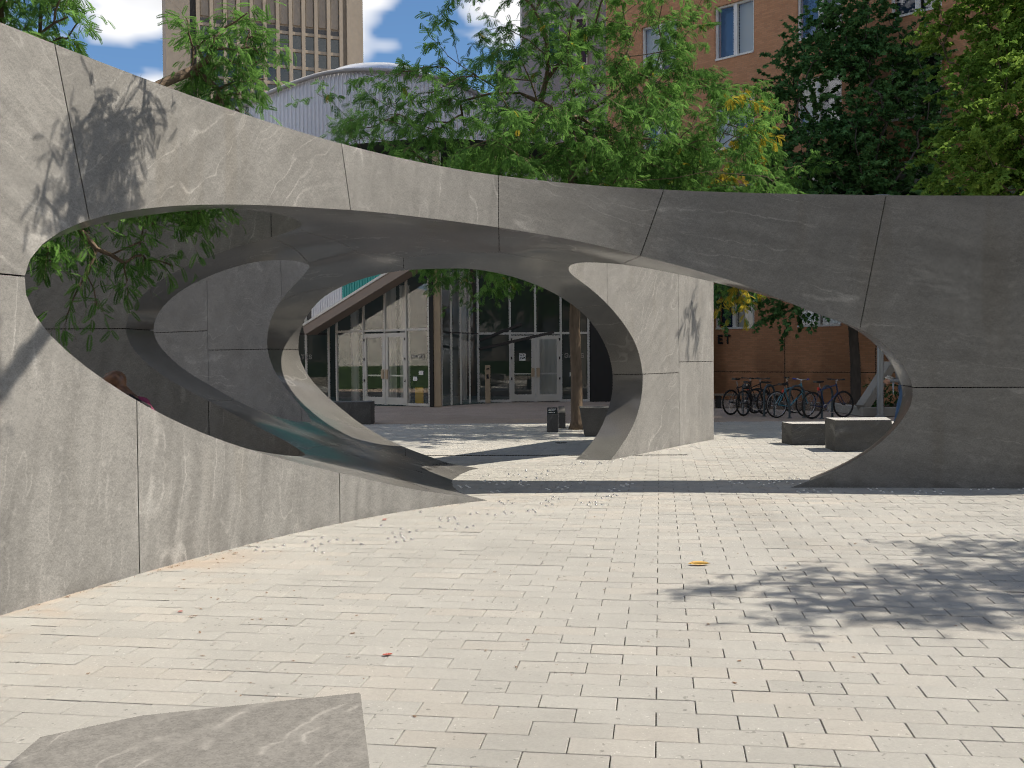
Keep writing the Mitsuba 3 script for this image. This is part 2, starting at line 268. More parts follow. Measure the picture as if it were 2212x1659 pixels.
# ---------------------------------------------------------------- ground and pavers
TH, PW, PL, PO = 0.1437, 0.181, 0.3676, np.array([1.2257, 8.635])
PU, PV = np.array([math.cos(TH), -math.sin(TH)]), np.array([math.sin(TH), math.cos(TH)])
def paver_color(p, n, uv):
    a = ((p.x - PO[0]) * PV[0] + (p.y - PO[1]) * PV[1]) / PW
    b = ((p.x - PO[0]) * PU[0] + (p.y - PO[1]) * PU[1]) / PL
    i = dr.floor(a); c = dr.floor(b + 0.5 * (i - 2 * dr.floor(i * 0.5)) + 0.5)
    r, r2 = cell_rand(i, c, 3), cell_rand(i, c, 8)
    big = fbm(p.x * 0.35, p.y * 0.35, 1.0, 3); med = fbm(p.x * 2.3, p.y * 2.3, 2.0, 3)
    col = mix((0.305, 0.311, 0.304), (0.332, 0.326, 0.309), smoothstep(0.5, 1.0, r2 * 0.75 + 0.5 * (big - 0.3)))
    col = col * (0.925 + 0.085 * r + 0.10 * (med - 0.5) + 0.10 * (big - 0.5))
    g = noise(p.x * 260, p.y * 260, 0.0); g2 = noise(p.x * 90, p.y * 90, 5.0)
    col = col * (0.90 + 0.10 * g + 0.10 * g2) + 0.16 * smoothstep(0.93, 0.98, noise(p.x * 75, p.y * 75, 9.0))
    dirt = smoothstep(0.80, 0.9, noise(p.x * 23, p.y * 23, 3.0) * 0.5 + 0.5 * noise(p.x * 61, p.y * 61, 1.0))
    col = col * (1 - 0.35 * dirt)
    gx, g2_, gr = voronoi(p.x * 1.9 + 3.0, p.y * 1.9)
    gum = smoothstep(0.030, 0.018, gx + 0.012 * noise(p.x * 60, p.y * 60, 2.0)) * smoothstep(0.45, 0.5, gr)
    blot = smoothstep(0.60, 0.78, fbm(p.x * 0.8 + 11, p.y * 0.8, 6.0, 4))
    col = col * (1 - 0.42 * gum) * (1 - 0.10 * blot)
    wall = smoothstep(0.75, 0.05, dr.abs((p.x + 3.33) * 0.93 - (p.y - 6.59) * 0.37)) * smoothstep(9.6, 8.0, p.y)
    rust = wall * smoothstep(0.4, 0.68, fbm(p.x * 2.2, p.y * 2.2, 7.0, 4))
    return mix(col, (0.36, 0.24, 0.15), 0.32 * rust)
pr('paver', proc(paver_color), rough=0.85, spec=0.25, bump=proc(lambda p, n, uv: 0.0009 * (speckle(p, 150.0) + 1.2 * speckle(p, 60.0)), eps=2e-3))
def ground_color(p, n, uv):
    inside = smoothstep(25.34, 25.30, p.y)
    far = mix((0.25, 0.205, 0.17), (0.31, 0.255, 0.215), fbm(p.x * 0.7, p.y * 0.7, 0.0, 4)) * (0.9 + 0.2 * noise(p.x * 30, p.y * 30, 0.0))
    a = ((p.x - PO[0]) * PV[0] + (p.y - PO[1]) * PV[1]) / PW
    row = dr.floor(a); far = far * (0.94 + 0.12 * cell_rand(row, dr.floor(((p.x) * PU[0] + p.y * PU[1]) / PL + 0.5 * row), 2))
    joint = mix((0.15, 0.14, 0.125), (0.08, 0.075, 0.066), fbm(p.x * 3, p.y * 3, 0.0, 3))
    return mix(far, joint, inside)
pr('ground_mix', proc(ground_color), rough=0.9, spec=0.2)
struct('ground', sheet([(-400, -60, -0.011), (400, -60, -0.011), (400, 500, -0.011), (-400, 500, -0.011)]), 'ground_mix')
rng = np.random.default_rng(11)
cells = []
for i in range(-130, 30):
    for c in range(-60, 70):
        b0 = (c + (0.0 if i % 2 == 0 else 0.5)) * PL
        ctr = PO + PU * (b0 + PL / 2) + PV * (-(i + 0.5) * PW)
        if ctr[1] < 3.4 or ctr[1] > 25.35 or abs(ctr[0]) > 0.62 * ctr[1] + 1.2: continue
        cells.append((ctr[0], ctr[1], i, c))
cells = np.array(cells)
# pavers hidden wholly under a wall are left out
keep = ~shapely.contains_xy(star.intersection(Polygon([(-9, 4), (9, 4), (9, 22), (-9, 22)])).buffer(-0.35), cells[:, 0], cells[:, 1]) | (vg(np.c_[cells[:, :2], np.zeros(len(cells))]) < 1.1)
cells = cells[keep]
def paver_mesh(cs, seed):
    r = np.random.default_rng(seed); n = len(cs)
    gw = np.where(r.random(n) < 0.12, 0.0062, np.where(r.random(n) < 0.4, 0.0036, 0.0026)); gl = np.where(r.random(n) < 0.6, 0.0060, 0.0042)
    hx, hy, ch = PL / 2 - gl / 2, PW / 2 - gw / 2, 0.0022
    zt = r.normal(0, 0.0009, n); tx, ty = r.normal(0, 0.0035, n), r.normal(0, 0.005, n)
    S = np.array([[-1, -1], [1, -1], [1, 1], [-1, 1]], float)
    V = np.zeros((n, 12, 3))
    for k in range(4):
        X, Y = S[k, 0] * hx, S[k, 1] * hy
        zz = zt + tx * X + ty * Y
        V[:, k] = np.stack([S[k, 0] * (hx - ch), S[k, 1] * (hy - ch), zz], 1)
        V[:, 4 + k] = np.stack([X, Y, zz - ch], 1); V[:, 8 + k] = np.stack([X, Y, 0 * X - 0.016], 1)
    rot = r.normal(0, 0.0025, n); ca, sa = np.cos(-TH + rot), np.sin(-TH + rot)
    W = V.copy(); W[..., 0] = V[..., 0] * ca[:, None] - V[..., 1] * sa[:, None] + cs[:, 0][:, None]; W[..., 1] = V[..., 0] * sa[:, None] + V[..., 1] * ca[:, None] + cs[:, 1][:, None]
    f = [[0, 1, 2], [0, 2, 3]]
    for a in (0, 4):
        for k in range(4):
            k2 = (k + 1) % 4; f += [[a + k, a + 4 + k, a + 4 + k2], [a + k, a + 4 + k2, a + k2]]
    f = np.array(f); F = (np.arange(n)[:, None, None] * 12 + f[None]).reshape(-1, 3)
    return W.reshape(-1, 3), F
inview = np.abs(cells[:, 0]) < 0.53 * cells[:, 1] + 0.1
order = np.argsort(cells[:, 1] + 100 * (~inview) + 100 * (cells[:, 1] < 4.05))
PAVE = numbered('pavement'); labels[PAVE] = {'kind': 'structure', 'label': 'pale concrete pavers laid in running bond across the plaza'}
for n, k in enumerate(order[:300]): part(PAVE, 'paver', paver_mesh(cells[k:k + 1], 1000 + n), 'paver')
part(PAVE, 'far_paver', paver_mesh(cells[order[300:]], 5), 'paver', kind='stuff')
# ---------------------------------------------------------------- materials of the buildings and street furniture
pr('frame_metal', (0.60, 0.58, 0.53), rough=0.5, metallic=0.1)
pr('steel_white', (0.62, 0.61, 0.58), rough=0.4, metallic=0.2)
pr('dark_steel', (0.025, 0.025, 0.027), rough=0.45)
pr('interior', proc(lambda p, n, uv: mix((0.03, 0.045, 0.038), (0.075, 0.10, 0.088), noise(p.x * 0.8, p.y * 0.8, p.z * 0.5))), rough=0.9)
pr('curtain', (0.45, 0.46, 0.42), rough=0.9)
scene['pane_glass'] = {'type': 'thindielectric', 'int_ior': 1.62}
pr('tinted', (0.02, 0.035, 0.04), rough=0.06, spec=0.9)
pr('blue_glass', (0.015, 0.03, 0.075), rough=0.05, spec=1.0)
pr('beam_brown', (0.30, 0.24, 0.20), rough=0.7)
pr('column_tan', proc(lambda p, n, uv: mix((0.50, 0.39, 0.26), (0.40, 0.31, 0.21), fbm(p.x * 3, p.y * 3, p.z * 1.5, 3))), rough=0.55)
pr('metal_sheet', proc(lambda p, n, uv: mix((0.72, 0.73, 0.77), (0.62, 0.63, 0.67), fbm(p.x * 0.8, p.y * 0.8, p.z * 0.4, 3))), rough=0.42, metallic=0.35)
pr('teal_sheet', (0.02, 0.36, 0.33), rough=0.4)
pr('roof_steel', (0.62, 0.64, 0.68), rough=0.22, metallic=0.85)
pr('panel_grey', proc(lambda p, n, uv: mix((0.40, 0.40, 0.41), (0.33, 0.33, 0.34), fbm(p.x * 0.5, p.y * 0.5, p.z * 0.5, 3))), rough=0.7)
WD = np.array([0.72, -0.69]); WD /= np.linalg.norm(WD); WP = np.array([8.2, 38.0])
def brick(p, n, uv):
    s = (p.x - 8.2) * WD[0] + (p.y - 38.0) * WD[1]
    s2 = s + ((p.x - 8.2) * -WD[1] + (p.y - 38.0) * WD[0])
    r = dr.floor(p.z / 0.068); c = dr.floor(s2 / 0.205 + 0.5 * (r - 2 * dr.floor(r * 0.5)))
    fz = p.z / 0.068 - r; fs = s2 / 0.205 + 0.5 * (r - 2 * dr.floor(r * 0.5)) - c
    mort = 1 - smoothstep(0.02, 0.10, dr.minimum(fz, 1 - fz)) * smoothstep(0.01, 0.04, dr.minimum(fs, 1 - fs))
    v = cell_rand(r, c, 1)
    big = fbm(s * 0.4, p.z * 0.35, 0.0, 4)
    col = mix((0.46, 0.225, 0.12), (0.60, 0.32, 0.18), v * 0.6 + 0.5 * (big - 0.2))
    col = mix(col, (0.34, 0.24, 0.17), 0.7 * mort)
    streak = smoothstep(0.45, 0.7, fbm(s * 2.6, p.z * 0.25, 3.0, 4)) * smoothstep(9.5, 12.4, p.z) * smoothstep(12.7, 12.5, p.z) * smoothstep(6.0, 8.5, s)
    low = smoothstep(2.6, 0.8, p.z) * smoothstep(0.4, 0.65, fbm(s * 1.3, p.z * 0.6, 8.0, 3))
    return col * (1 - 0.55 * streak) * (1 - 0.3 * low)
pr('brick', proc(brick), rough=0.85, spec=0.2)
def concrete(base, k):
    def fn(p, n, uv):
        s = fbm(p.x * 0.35 * k, p.y * 0.35 * k, p.z * 0.07 * k, 4); m = fbm(p.x * 1.3 * k, p.y * 1.3 * k, p.z * 1.3 * k, 3)
        return mix([b * 0.72 for b in base], [b * 1.12 for b in base], 0.65 * s + 0.35 * m)
    return fn
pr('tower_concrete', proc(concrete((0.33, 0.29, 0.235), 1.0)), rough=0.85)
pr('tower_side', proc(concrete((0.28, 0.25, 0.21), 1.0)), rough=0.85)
pr('concrete', proc(concrete((0.33, 0.32, 0.29), 6.0)), rough=0.85)
pr('rough_stone', proc(granite(0.6, 1.5, 0.085, 12.0, 1.2)), rough=0.85, bump=proc(lambda p, n, uv: 0.03 * fbm(p.x * 7, p.y * 7, p.z * 7, 4), eps=3e-3))
pr('honed_top', proc(granite(0.3, 0.6, 0.36, 14.0)), rough=0.7)
pr('dark_stone', proc(granite(1.4, 0.3, 0.085, 17.0, 0.5)), rough=0.6)
pr('soil', proc(lambda p, n, uv: mix((0.05, 0.035, 0.025), (0.11, 0.08, 0.055), noise(p.x * 30, p.y * 30, p.z * 30))), rough=0.95)
pr('bark', proc(lambda p, n, uv: mix((0.075, 0.055, 0.04), (0.19, 0.145, 0.105), fbm(p.x * 24, p.y * 24, p.z * 6, 4))), rough=0.9, bump=proc(lambda p, n, uv: 0.012 * fbm(p.x * 26, p.y * 26, p.z * 8, 3), eps=3e-3))
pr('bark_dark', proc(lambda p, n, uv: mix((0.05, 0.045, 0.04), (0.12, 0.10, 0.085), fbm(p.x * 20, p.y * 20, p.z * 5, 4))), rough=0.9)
pr('wood_slat', (0.17, 0.14, 0.11), rough=0.8)
pr('rack_steel', (0.07, 0.10, 0.12), rough=0.4, metallic=0.4)
pr('lamp_steel', (0.36, 0.39, 0.41), rough=0.45, metallic=0.5)
pr('tyre', (0.02, 0.02, 0.02), rough=0.8)
pr('black_paint', (0.02, 0.022, 0.026), rough=0.35)
pr('chrome', (0.55, 0.56, 0.58), rough=0.25, metallic=0.9)
pr('blue_paint', (0.07, 0.30, 0.42), rough=0.3, clearcoat=0.5)
pr('deep_blue_paint', (0.012, 0.03, 0.11), rough=0.3, clearcoat=0.5)
pr('grip_blue', (0.05, 0.07, 0.42), rough=0.5)
pr('red_plastic', (0.65, 0.04, 0.03), rough=0.4)
pr('stud_metal', (0.72, 0.72, 0.70), rough=0.22, metallic=0.95)
pr('white_sheet', (0.75, 0.75, 0.73), rough=0.7)
pr('hedge_green', proc(lambda p, n, uv: mix((0.02, 0.05, 0.015), (0.06, 0.12, 0.03), noise(p.x * 9, p.y * 9, p.z * 9))), rough=0.9)
pr('yellow_plastic', (0.55, 0.36, 0.02), rough=0.5)

# ---------------------------------------------------------------- stone seats, plaque stand, drains
def stone(name, poly, h, side, top, label, lean=0.0, rough=0.0, seed=0):
    t = thing(name, label, 'stone bench', 'granite block seats around the memorial')
    P = Polygon(poly); m = extrude(P.buffer(-0.012, join_style=2), -0.01, h)
    if rough:
        m = m.subdivide_to_size(0.06); m.merge_vertices()
        n = meshkit.fbm(m.vertices * 6 + seed, 3, seed) - 0.5; vn = m.vertex_normals * [1, 1, 0]
        k = np.clip((h - m.vertices[:, 2]) / 0.06, 0, 1)
        m.vertices = m.vertices + vn * (n * rough * k)[:, None]
    if lean:
        m.vertices[:, 0] += lean * (h - m.vertices[:, 2]) / h * (m.vertices[:, 0] < m.vertices[:, 0].mean())
    part(t, 'block', m, side, smooth=35 if rough else False)
    part(t, 'honed_top', extrude(P.buffer(-0.012, join_style=2).buffer(-0.004), h, h + 0.006), top)
    return t
stone('stone_bench', [(-1.50, 2.55), (-1.52, 3.22), (-1.257, 3.416), (-0.54, 3.64), (-0.41, 2.95), (-0.5, 2.5)], 0.45, 'granite_slab', 'granite_slab', 'nearest granite block with a flamed veined top at the lower left corner')
stone('stone_bench', [(5.09, 18.62), (7.1, 18.45), (7.15, 19.2), (5.05, 19.2)], 0.385, 'rough_stone', 'honed_top', 'lower rough-sided granite block behind and left of the taller one', rough=0.05, seed=3)
stone('stone_bench', [(5.47, 17.32), (6.42, 17.25), (6.62, 18.05), (5.52, 18.06)], 0.53, 'rough_stone', 'honed_top', 'taller rough-sided granite block in the sun beside the right arm', rough=0.05, seed=5)
stone('stone_bench', [(-5.0, 25.35), (-3.5, 25.33), (-3.5, 26.1), (-5.0, 26.15)], 0.55, 'dark_stone', 'dark_stone', 'dark granite block in shade before the left glass doors')
stone('stone_bench', [(1.38, 21.0), (2.75, 20.8), (2.8, 21.75), (1.42, 21.85)], 0.58, 'dark_stone', 'dark_stone', 'dark granite block with leaning end beside the honey locust trunk', lean=0.1)
def stele(x, y, w, d, h, label):
    t = thing('plaque_stand', label, 'plaque', 'dark plaque stands near the honey locust')
    m = trimesh.convex.convex_hull(np.array([(x - w / 2, y - d / 2, 0), (x + w / 2, y - d / 2, 0), (x + w / 2, y + d / 2, 0), (x - w / 2, y + d / 2, 0), (x - w / 2, y - d / 2, h - 0.14), (x + w / 2, y - d / 2, h - 0.14), (x + w / 2 - 0.01, y + d / 2, h), (x - w / 2 + 0.01, y + d / 2, h)]))
    part(t, 'body', m, 'dark_stone')
    return t
pst = stele(0.88, 22.4, 0.24, 0.2, 0.53, 'dark stone plaque stand with a lettered black plate on its sloping top')
def on_slope(u, v, out=0.0):
    a = np.array([0.88 + u, 22.3 + 0.2 * v, 0.39 + 0.14 * v]); return a + np.array([0, -0.573, 0.819]) * out
part(pst, 'plate', sheet([on_slope(-0.112, 0.04, 0.004), on_slope(0.112, 0.04, 0.004), on_slope(0.105, 0.97, 0.004), on_slope(-0.105, 0.97, 0.004)]), 'black_paint')
rr = np.random.default_rng(4)
ls = []
for v, n in ((0.72, 14), (0.56, 11), (0.26, 12)):
    x = -0.085
    for k in range(n):
        w = rr.uniform(0.006, 0.011); ls.append(sheet([on_slope(x, v - 0.05, 0.006), on_slope(x + w, v - 0.05, 0.006), on_slope(x + w, v + 0.04, 0.006), on_slope(x, v + 0.04, 0.006)])); x += w + 0.003
part(pst, 'lettering', cat(ls), 'white_sheet', label='rows of small pale letters', kind='stuff')
stele(1.14, 23.5, 0.16, 0.2, 0.5, 'plain dark plaque stand seen edge-on behind the lettered one')
whole('trench_drain', cat([obox((x, 17.05 - 0.05 * x, -0.003), (0.999, 0.05, 0.022)) for x in np.arange(-1.6, 3.0, 1.0)]), 'dark_steel', 'thin dark slot drain crossing the paving behind the vault', 'drain', kind='structure')
labels['trench_drain'] = {'kind': 'structure', 'label': 'thin dark slot drain crossing the paving behind the vault'}
d = lathe([(0, 0.004), (0.12, 0.004), (0.125, -0.01)], 20, (0.93, 19.5, 0)); whole('drain_cover', d, 'dark_steel', 'small round dark drain cover in the dappled paving', 'drain cover')

# metal studs set in braille-like cells along the foot of the memorial
stud = mikit.ply(lathe([(0.0, 0.013), (0.008, 0.0115), (0.014, 0.007), (0.017, 0.0), (0.017, -0.004)], 12), 'stud_metal', smooth=50)
rs = np.random.default_rng(21); spots = []
PATH = [((-2.1, 8.55), (-0.15, 11.15), 20, 0.55), ((-0.1, 11.25), (1.4, 11.65), 9, 0.4), ((-0.6, 12.6), (1.6, 13.1), 12, 0.55), ((-0.45, 13.5), (0.7, 14.6), 8, 0.5), ((1.7, 15.9), (3.6, 19.0), 9, 0.3), ((3.2, 12.25), (6.2, 12.1), 10, 0.25), ((2.6, 13.2), (4.3, 13.35), 8, 0.3), ((0.9, 15.6), (1.6, 15.75), 4, 0.2)]
for a, b, n, w in PATH:
    a, b = np.array(a), np.array(b); u = (b - a) / np.linalg.norm(b - a); v = np.array([-u[1], u[0]])
    for k in range(n):
        c = a + (b - a) * ((k + rs.uniform(0, 0.8)) / n) + v * rs.uniform(-w, w)
        on = rs.random((2, 3)) < 0.36; on[0, 0] = True
        for i in range(2):
            for j in range(3):
                if on[i, j]: spots.append(c + u * i * 0.10 + v * j * 0.10)
for x, y in spots[:260]:
    if vg(np.array([[x, y, 0.05]]))[0] > 1.0 and star.contains(shapely.Point(x, y)): continue
    k = thing('paving_stud', 'small domed metal stud set in the pale paving near the vault', 'stud', 'metal studs in the paving'); scene[k] = {**stud, 'to_world': T().translate([float(x), float(y), 0.001])}

# fallen leaves and bits
def leaf_bit(x, y, L, w, rz, mat, label, curl=0.25):
    n = 7; s = np.linspace(-1, 1, n); W = w * (1 - s ** 2) ** 0.7 + 0.002
    top = [(a * L / 2, sgn * b, 0.004 + abs(sgn) * curl * b + 0.015 * L * 10 * a * a * 0.3) for a, b in zip(s, W) for sgn in (-1, 0, 1)]
    f = []
    for i in range(n - 1):
        for j in range(2): q = [i * 3 + j, i * 3 + j + 1, (i + 1) * 3 + j + 1, (i + 1) * 3 + j]; f += [[q[0], q[1], q[2]], [q[0], q[2], q[3]]]
    whole('fallen_leaf', place(trimesh.Trimesh(top, f, process=False), (x, y, 0.003), rz), mat, label, 'leaf', smooth=True)
pr('leaf_yellow', (0.55, 0.36, 0.10), rough=0.6); pr('leaf_red', (0.30, 0.05, 0.03), rough=0.6); pr('leaf_brown', (0.16, 0.09, 0.05), rough=0.7)
leaf_bit(1.46, 8.0, 0.17, 0.026, -0.05, 'leaf_yellow', 'curled yellow leaf lying alone on the sunlit pavers', 0.8)
leaf_bit(-0.70, 5.62, 0.06, 0.012, 0.5, 'leaf_red', 'small dark red leaf on the pavers above the nearest block')
leaf_bit(-2.17, 6.62, 0.035, 0.012, 0.3, 'leaf_red', 'tiny red leaf scrap on the pavers nearest the left wall')
leaf_bit(-2.05, 6.5, 0.06, 0.006, 0.6, 'leaf_brown', 'thin brown leaf stalk beside the tiny red scrap')
leaf_bit(-1.30, 10.35, 0.06, 0.02, 0.9, 'leaf_red', 'small orange-red leaf at the foot of the tapering left wall')
leaf_bit(-2.35, 8.6, 0.05, 0.015, 0.2, 'leaf_brown', 'small brown leaf against the left wall foot')
rb = np.random.default_rng(8); bits = []
for _ in range(420):
    if rb.random() < 0.42:
        t_ = rb.random(); y0_ = np.interp(t_, [0, .2, .4, .6, .8, 1], [6.7, 7.7, 8.7, 9.9, 10.9, 11.6]); x0_ = np.interp(y0_, [6.59, 7.08, 7.72, 8.58, 9.48, 10.19, 10.9, 11.47], [-3.33, -3.15, -2.88, -2.57, -2.15, -1.74, -1.19, -.6]) + 0.015 + abs(rb.normal(0, 0.035)); s = rb.uniform(0.002, 0.008)
        bits.append(place(trimesh.Trimesh([(-s * 1.6, -s * .5, 0.003), (s, -s * .6, 0.003), (s * 1.5, s * .5, 0.006), (-s, s * .6, 0.004)], [[0, 1, 2], [0, 2, 3]], process=False), (x0_, y0_, 0.001), rb.uniform(0, 6.28))); continue
    y = rb.uniform(4.5, 12); x = rb.uniform(-0.45, 0.45) * y if rb.random() < 0.45 else -0.36 * y + abs(rb.normal(0, 0.55)) + 0.2
    s = rb.uniform(0.003, 0.011); bits.append(place(trimesh.Trimesh([(-s * 1.6, -s * .5, 0.003), (s, -s * .6, 0.003), (s * 1.5, s * .5, 0.006), (-s, s * .6, 0.004)], [[0, 1, 2], [0, 2, 3]], process=False), (x, y, 0.001), rb.uniform(0, 6.28)))
k = whole('leaf_litter', cat(bits), 'leaf_brown', 'scattered dark specks and leaf scraps over the pavers', 'litter', kind='stuff')

# ---------------------------------------------------------------- glass entrance building
BLD = thing('entrance_building', 'glass-fronted entrance building with a sloping brown beam under white and teal ribbed sheets', 'building')
fl = lambda x: 35.6 - 0.83 * (x + 4.4)
LD = np.array([1, -0.83]) / math.hypot(1, 0.83); LN = np.array([LD[1], -LD[0]])   # LN points to the plaza
if LN[1] > 0: LN = -LN
def bar(x0, y0, x1, y1, z0, z1, w=0.07, d=0.09, name='mullion', mat='frame_metal', out=0.0, parent=BLD):
    """upright (x0==x1) or level bar of a facade"""
    if abs(x0 - x1) + abs(y0 - y1) < 1e-6: return part(parent, name, obox((x0, y0, (z0 + z1) / 2), (w, d, z1 - z0), LD if out == 0 else (1, 0), ch=0.006), mat)
    return part(parent, name, beam((x0, y0, (z0 + z1) / 2), (x1, y1, (z0 + z1) / 2), d, z1 - z0), mat)
def pane(p, q, z0, z1, name='pane', mat='pane_glass', parent=BLD, z0b=None, z1b=None):
    return part(parent, name, sheet([(p[0], p[1], z0), (q[0], q[1], z0b or z0), (q[0], q[1], z1b or z1), (p[0], p[1], z1)]), mat)
MX = [-6.36, -5.245, -4.395, -3.583, -2.753]
ZT = 2.60
for x in MX: bar(x, fl(x), x, fl(x), 0.0, 8.5)
for a, b in zip(MX[:-1], MX[1:]):
    part(BLD, 'transom', beam((a + 0.035, fl(a + 0.035), ZT), (b - 0.035, fl(b - 0.035), ZT), 0.085, 0.075), 'frame_metal')
    pane((a + .03, fl(a + .03)), (b - .03, fl(b - .03)), ZT + 0.035, 8.5)
for a, b in ((MX[0], MX[1]), (MX[3], MX[4])):
    part(BLD, 'sill_rail', beam((a + 0.035, fl(a + 0.035), 0.05), (b - 0.035, fl(b - 0.035), 0.05), 0.085, 0.09), 'frame_metal')
    pane((a + .03, fl(a + .03)), (b - .03, fl(b - .03)), 0.095, ZT - 0.035)
def door(a, b, handle_at, ztop, name_label=None):
    """one leaf between the points a and b; handle_at: 0 hinge on b, 1 hinge on a"""
    a, b = np.array(a, float), np.array(b, float); u = (b - a) / np.linalg.norm(b - a); nn = np.array([u[1], -u[0]]); nn = nn if nn[1] < 0 else -nn
    L = np.linalg.norm(b - a) - 0.08; a = a + u * 0.04
    D = part(BLD, 'door', cat([beam((*(a + u * 0.055), 0.02), (*(a + u * 0.055), ztop), 0.06, 0.11, upv=(u[0], u[1], 0)), beam((*(a + u * (L - 0.055)), 0.02), (*(a + u * (L - 0.055)), ztop), 0.06, 0.11, upv=(u[0], u[1], 0)),
                               beam((*(a + u * 0.11), ztop - 0.07), (*(a + u * (L - 0.11)), ztop - 0.07), 0.058, 0.14), beam((*(a + u * 0.11), 0.15), (*(a + u * (L - 0.11)), 0.15), 0.058, 0.25)]), 'frame_metal', label=name_label)
    part(D, 'glass', sheet([(*(a + u * .11), .275), (*(a + u * (L - .11)), .275), (*(a + u * (L - .11)), ztop - .14), (*(a + u * .11), ztop - .14)]), 'pane_glass')
    part(D, 'push_bar', beam((*(a + u * .11 - nn * 0.04), 1.03), (*(a + u * (L - .11) - nn * 0.04), 1.03), 0.04, 0.05), 'steel_white')
    h = a + u * (L - 0.06 if handle_at else 0.06) + nn * 0.06
    part(D, 'handle', obox((*h, 1.08), (0.13, 0.03, 0.32), u, ch=0.004), 'column_tan')
    hg = a + u * (0.01 if handle_at else L - 0.01) + nn * 0.04
    part(D, 'hinge', cat([obox((*hg, z), (0.05, 0.03, 0.09), u) for z in (0.85, 1.6, 2.28)]), 'dark_steel', kind='stuff')
    return D
D1 = door((MX[1], fl(MX[1])), (MX[2], fl(MX[2])), 1, 2.5); D2 = door((MX[2], fl(MX[2])), (MX[3], fl(MX[3])), 0, 2.5)
# corner column, oblique glass strip, right facade
part(BLD, 'corner_column', box(-2.60, -2.37, 34.05, 34.3, 0, 8.5, ch=0.01), 'column_tan', label='tan square column between the two glass fronts')
part(BLD, 'column_reveal', box(-2.74, -2.61, 34.0, 34.3, 0, 8.5), 'dark_steel')
SA, SB = np.array([-2.36, 34.4]), np.array([-1.22, 37.25])
for k in range(5):
    c = SA + (SB - SA) * k / 4; part(BLD, 'mullion', obox((*c, 4.25), (0.05, 0.06, 8.5), (0.37, 0.93), ch=0.005), 'frame_metal')
    if k < 4:
        e = SA + (SB - SA) * (k + 1) / 4; pane(c, e, 0.05, 8.5); part(BLD, 'transom', beam((*c, 2.5), (*e, 2.5), 0.04, 0.04), 'dark_steel')
RX, RY = [-1.22, -0.06, 0.86, 1.79, 2.79], 37.25
for x in RX: part(BLD, 'mullion', box(x - 0.04, x + 0.04, RY - 0.05, RY + 0.05, 0, 8.5, ch=0.006), 'steel_white')
for k, (a, b) in enumerate(zip(RX[:-1], RX[1:])):
    part(BLD, 'transom', box(a + 0.04, b - 0.04, RY - 0.045, RY + 0.045, 2.46, 2.54), 'steel_white'); pane((a + .03, RY), (b - .03, RY), 2.54, 8.5)
    if k in (0, 3):
        part(BLD, 'sill_rail', box(a + 0.04, b - 0.04, RY - 0.045, RY + 0.045, 0.0, 0.09), 'steel_white'); pane((a + .03, RY), (b - .03, RY), 0.09, 2.46)
D3 = door((RX[1], RY), (RX[2], RY), 1, 2.42, 'glass door with a white notice taped inside'); D4 = door((RX[2], RY), (RX[3], RY), 0, 2.42)
part(D3, 'notice', sheet([(0.27, RY - 0.012, 1.5), (0.5, RY - 0.012, 1.5), (0.5, RY - 0.012, 1.77), (0.27, RY - 0.012, 1.77)]), 'white_sheet')
part(D3, 'notice_print', cat([sheet([(x, RY - 0.016, z), (x + 0.05, RY - 0.016, z), (x + 0.05, RY - 0.016, z + 0.045), (x, RY - 0.016, z + 0.045)]) for x, z in ((0.31, 1.68), (0.41, 1.69), (0.30, 1.58), (0.37, 1.57), (0.43, 1.59))]), 'dark_steel', kind='stuff')
part(BLD, 'dark_wall', box(2.86, 6.4, 37.2, 37.5, 0, 8.5), 'dark_steel', label='black recessed wall right of the doors')
for p, q in (((-1.15, 36.3, 1.93), (1.45, 35.4, 2.49)), ((-1.15, 36.9, 2.25), (0.35, 36.2, 2.8))): part(BLD, 'awning_strut', beam(p, q, 0.09, 0.09), 'dark_steel')
# small signs on the glass
for x, y, z in ((-3.28, fl(-3.28) - 0.04, 0.93), (-3.06, fl(-3.06) - 0.04, 1.13), (2.2, RY - 0.06, 1.0)): part(BLD, 'glass_sign', obox((x, y, z), (0.2, 0.006, 0.14), LD if x < 0 else (1, 0)), 'white_sheet')
def glass_text(s, x, y, z, h, ax):
    m = meshkit.text_mesh(s, h, 0.004, bold=True); M = np.eye(4); M[:2, 0] = ax; M[:3, 1] = [0, 0, 1]; M[:2, 2] = [ax[1], -ax[0]]; M[:3, 3] = [x, y, z]; m.apply_transform(M); return part(BLD, 'glass_lettering', m, 'concrete')
glass_text('GATES', -8.05, 37.52, 1.62, 0.16, (1, 0)); glass_text('GATES', -3.42, fl(-3.42) - 0.05, 1.62, 0.13, LD); glass_text('GATES', 1.9, RY - 0.02, 1.6, 0.16, (1, 0))
# left return of the glass front
for x in (-9.2, -8.4, -7.55, -6.72): part(BLD, 'mullion', box(x - 0.04, x + 0.04, 37.55, 37.65, 0, 5, ch=0.005), 'frame_metal')
for a, b in ((-9.2, -8.4), (-8.4, -7.55), (-7.55, -6.72)): pane((a + .03, 37.6), (b - .03, 37.6), 0.05, 5); part(BLD, 'transom', box(a + .04, b - .04, 37.56, 37.64, 2.5, 2.58), 'dark_steel')
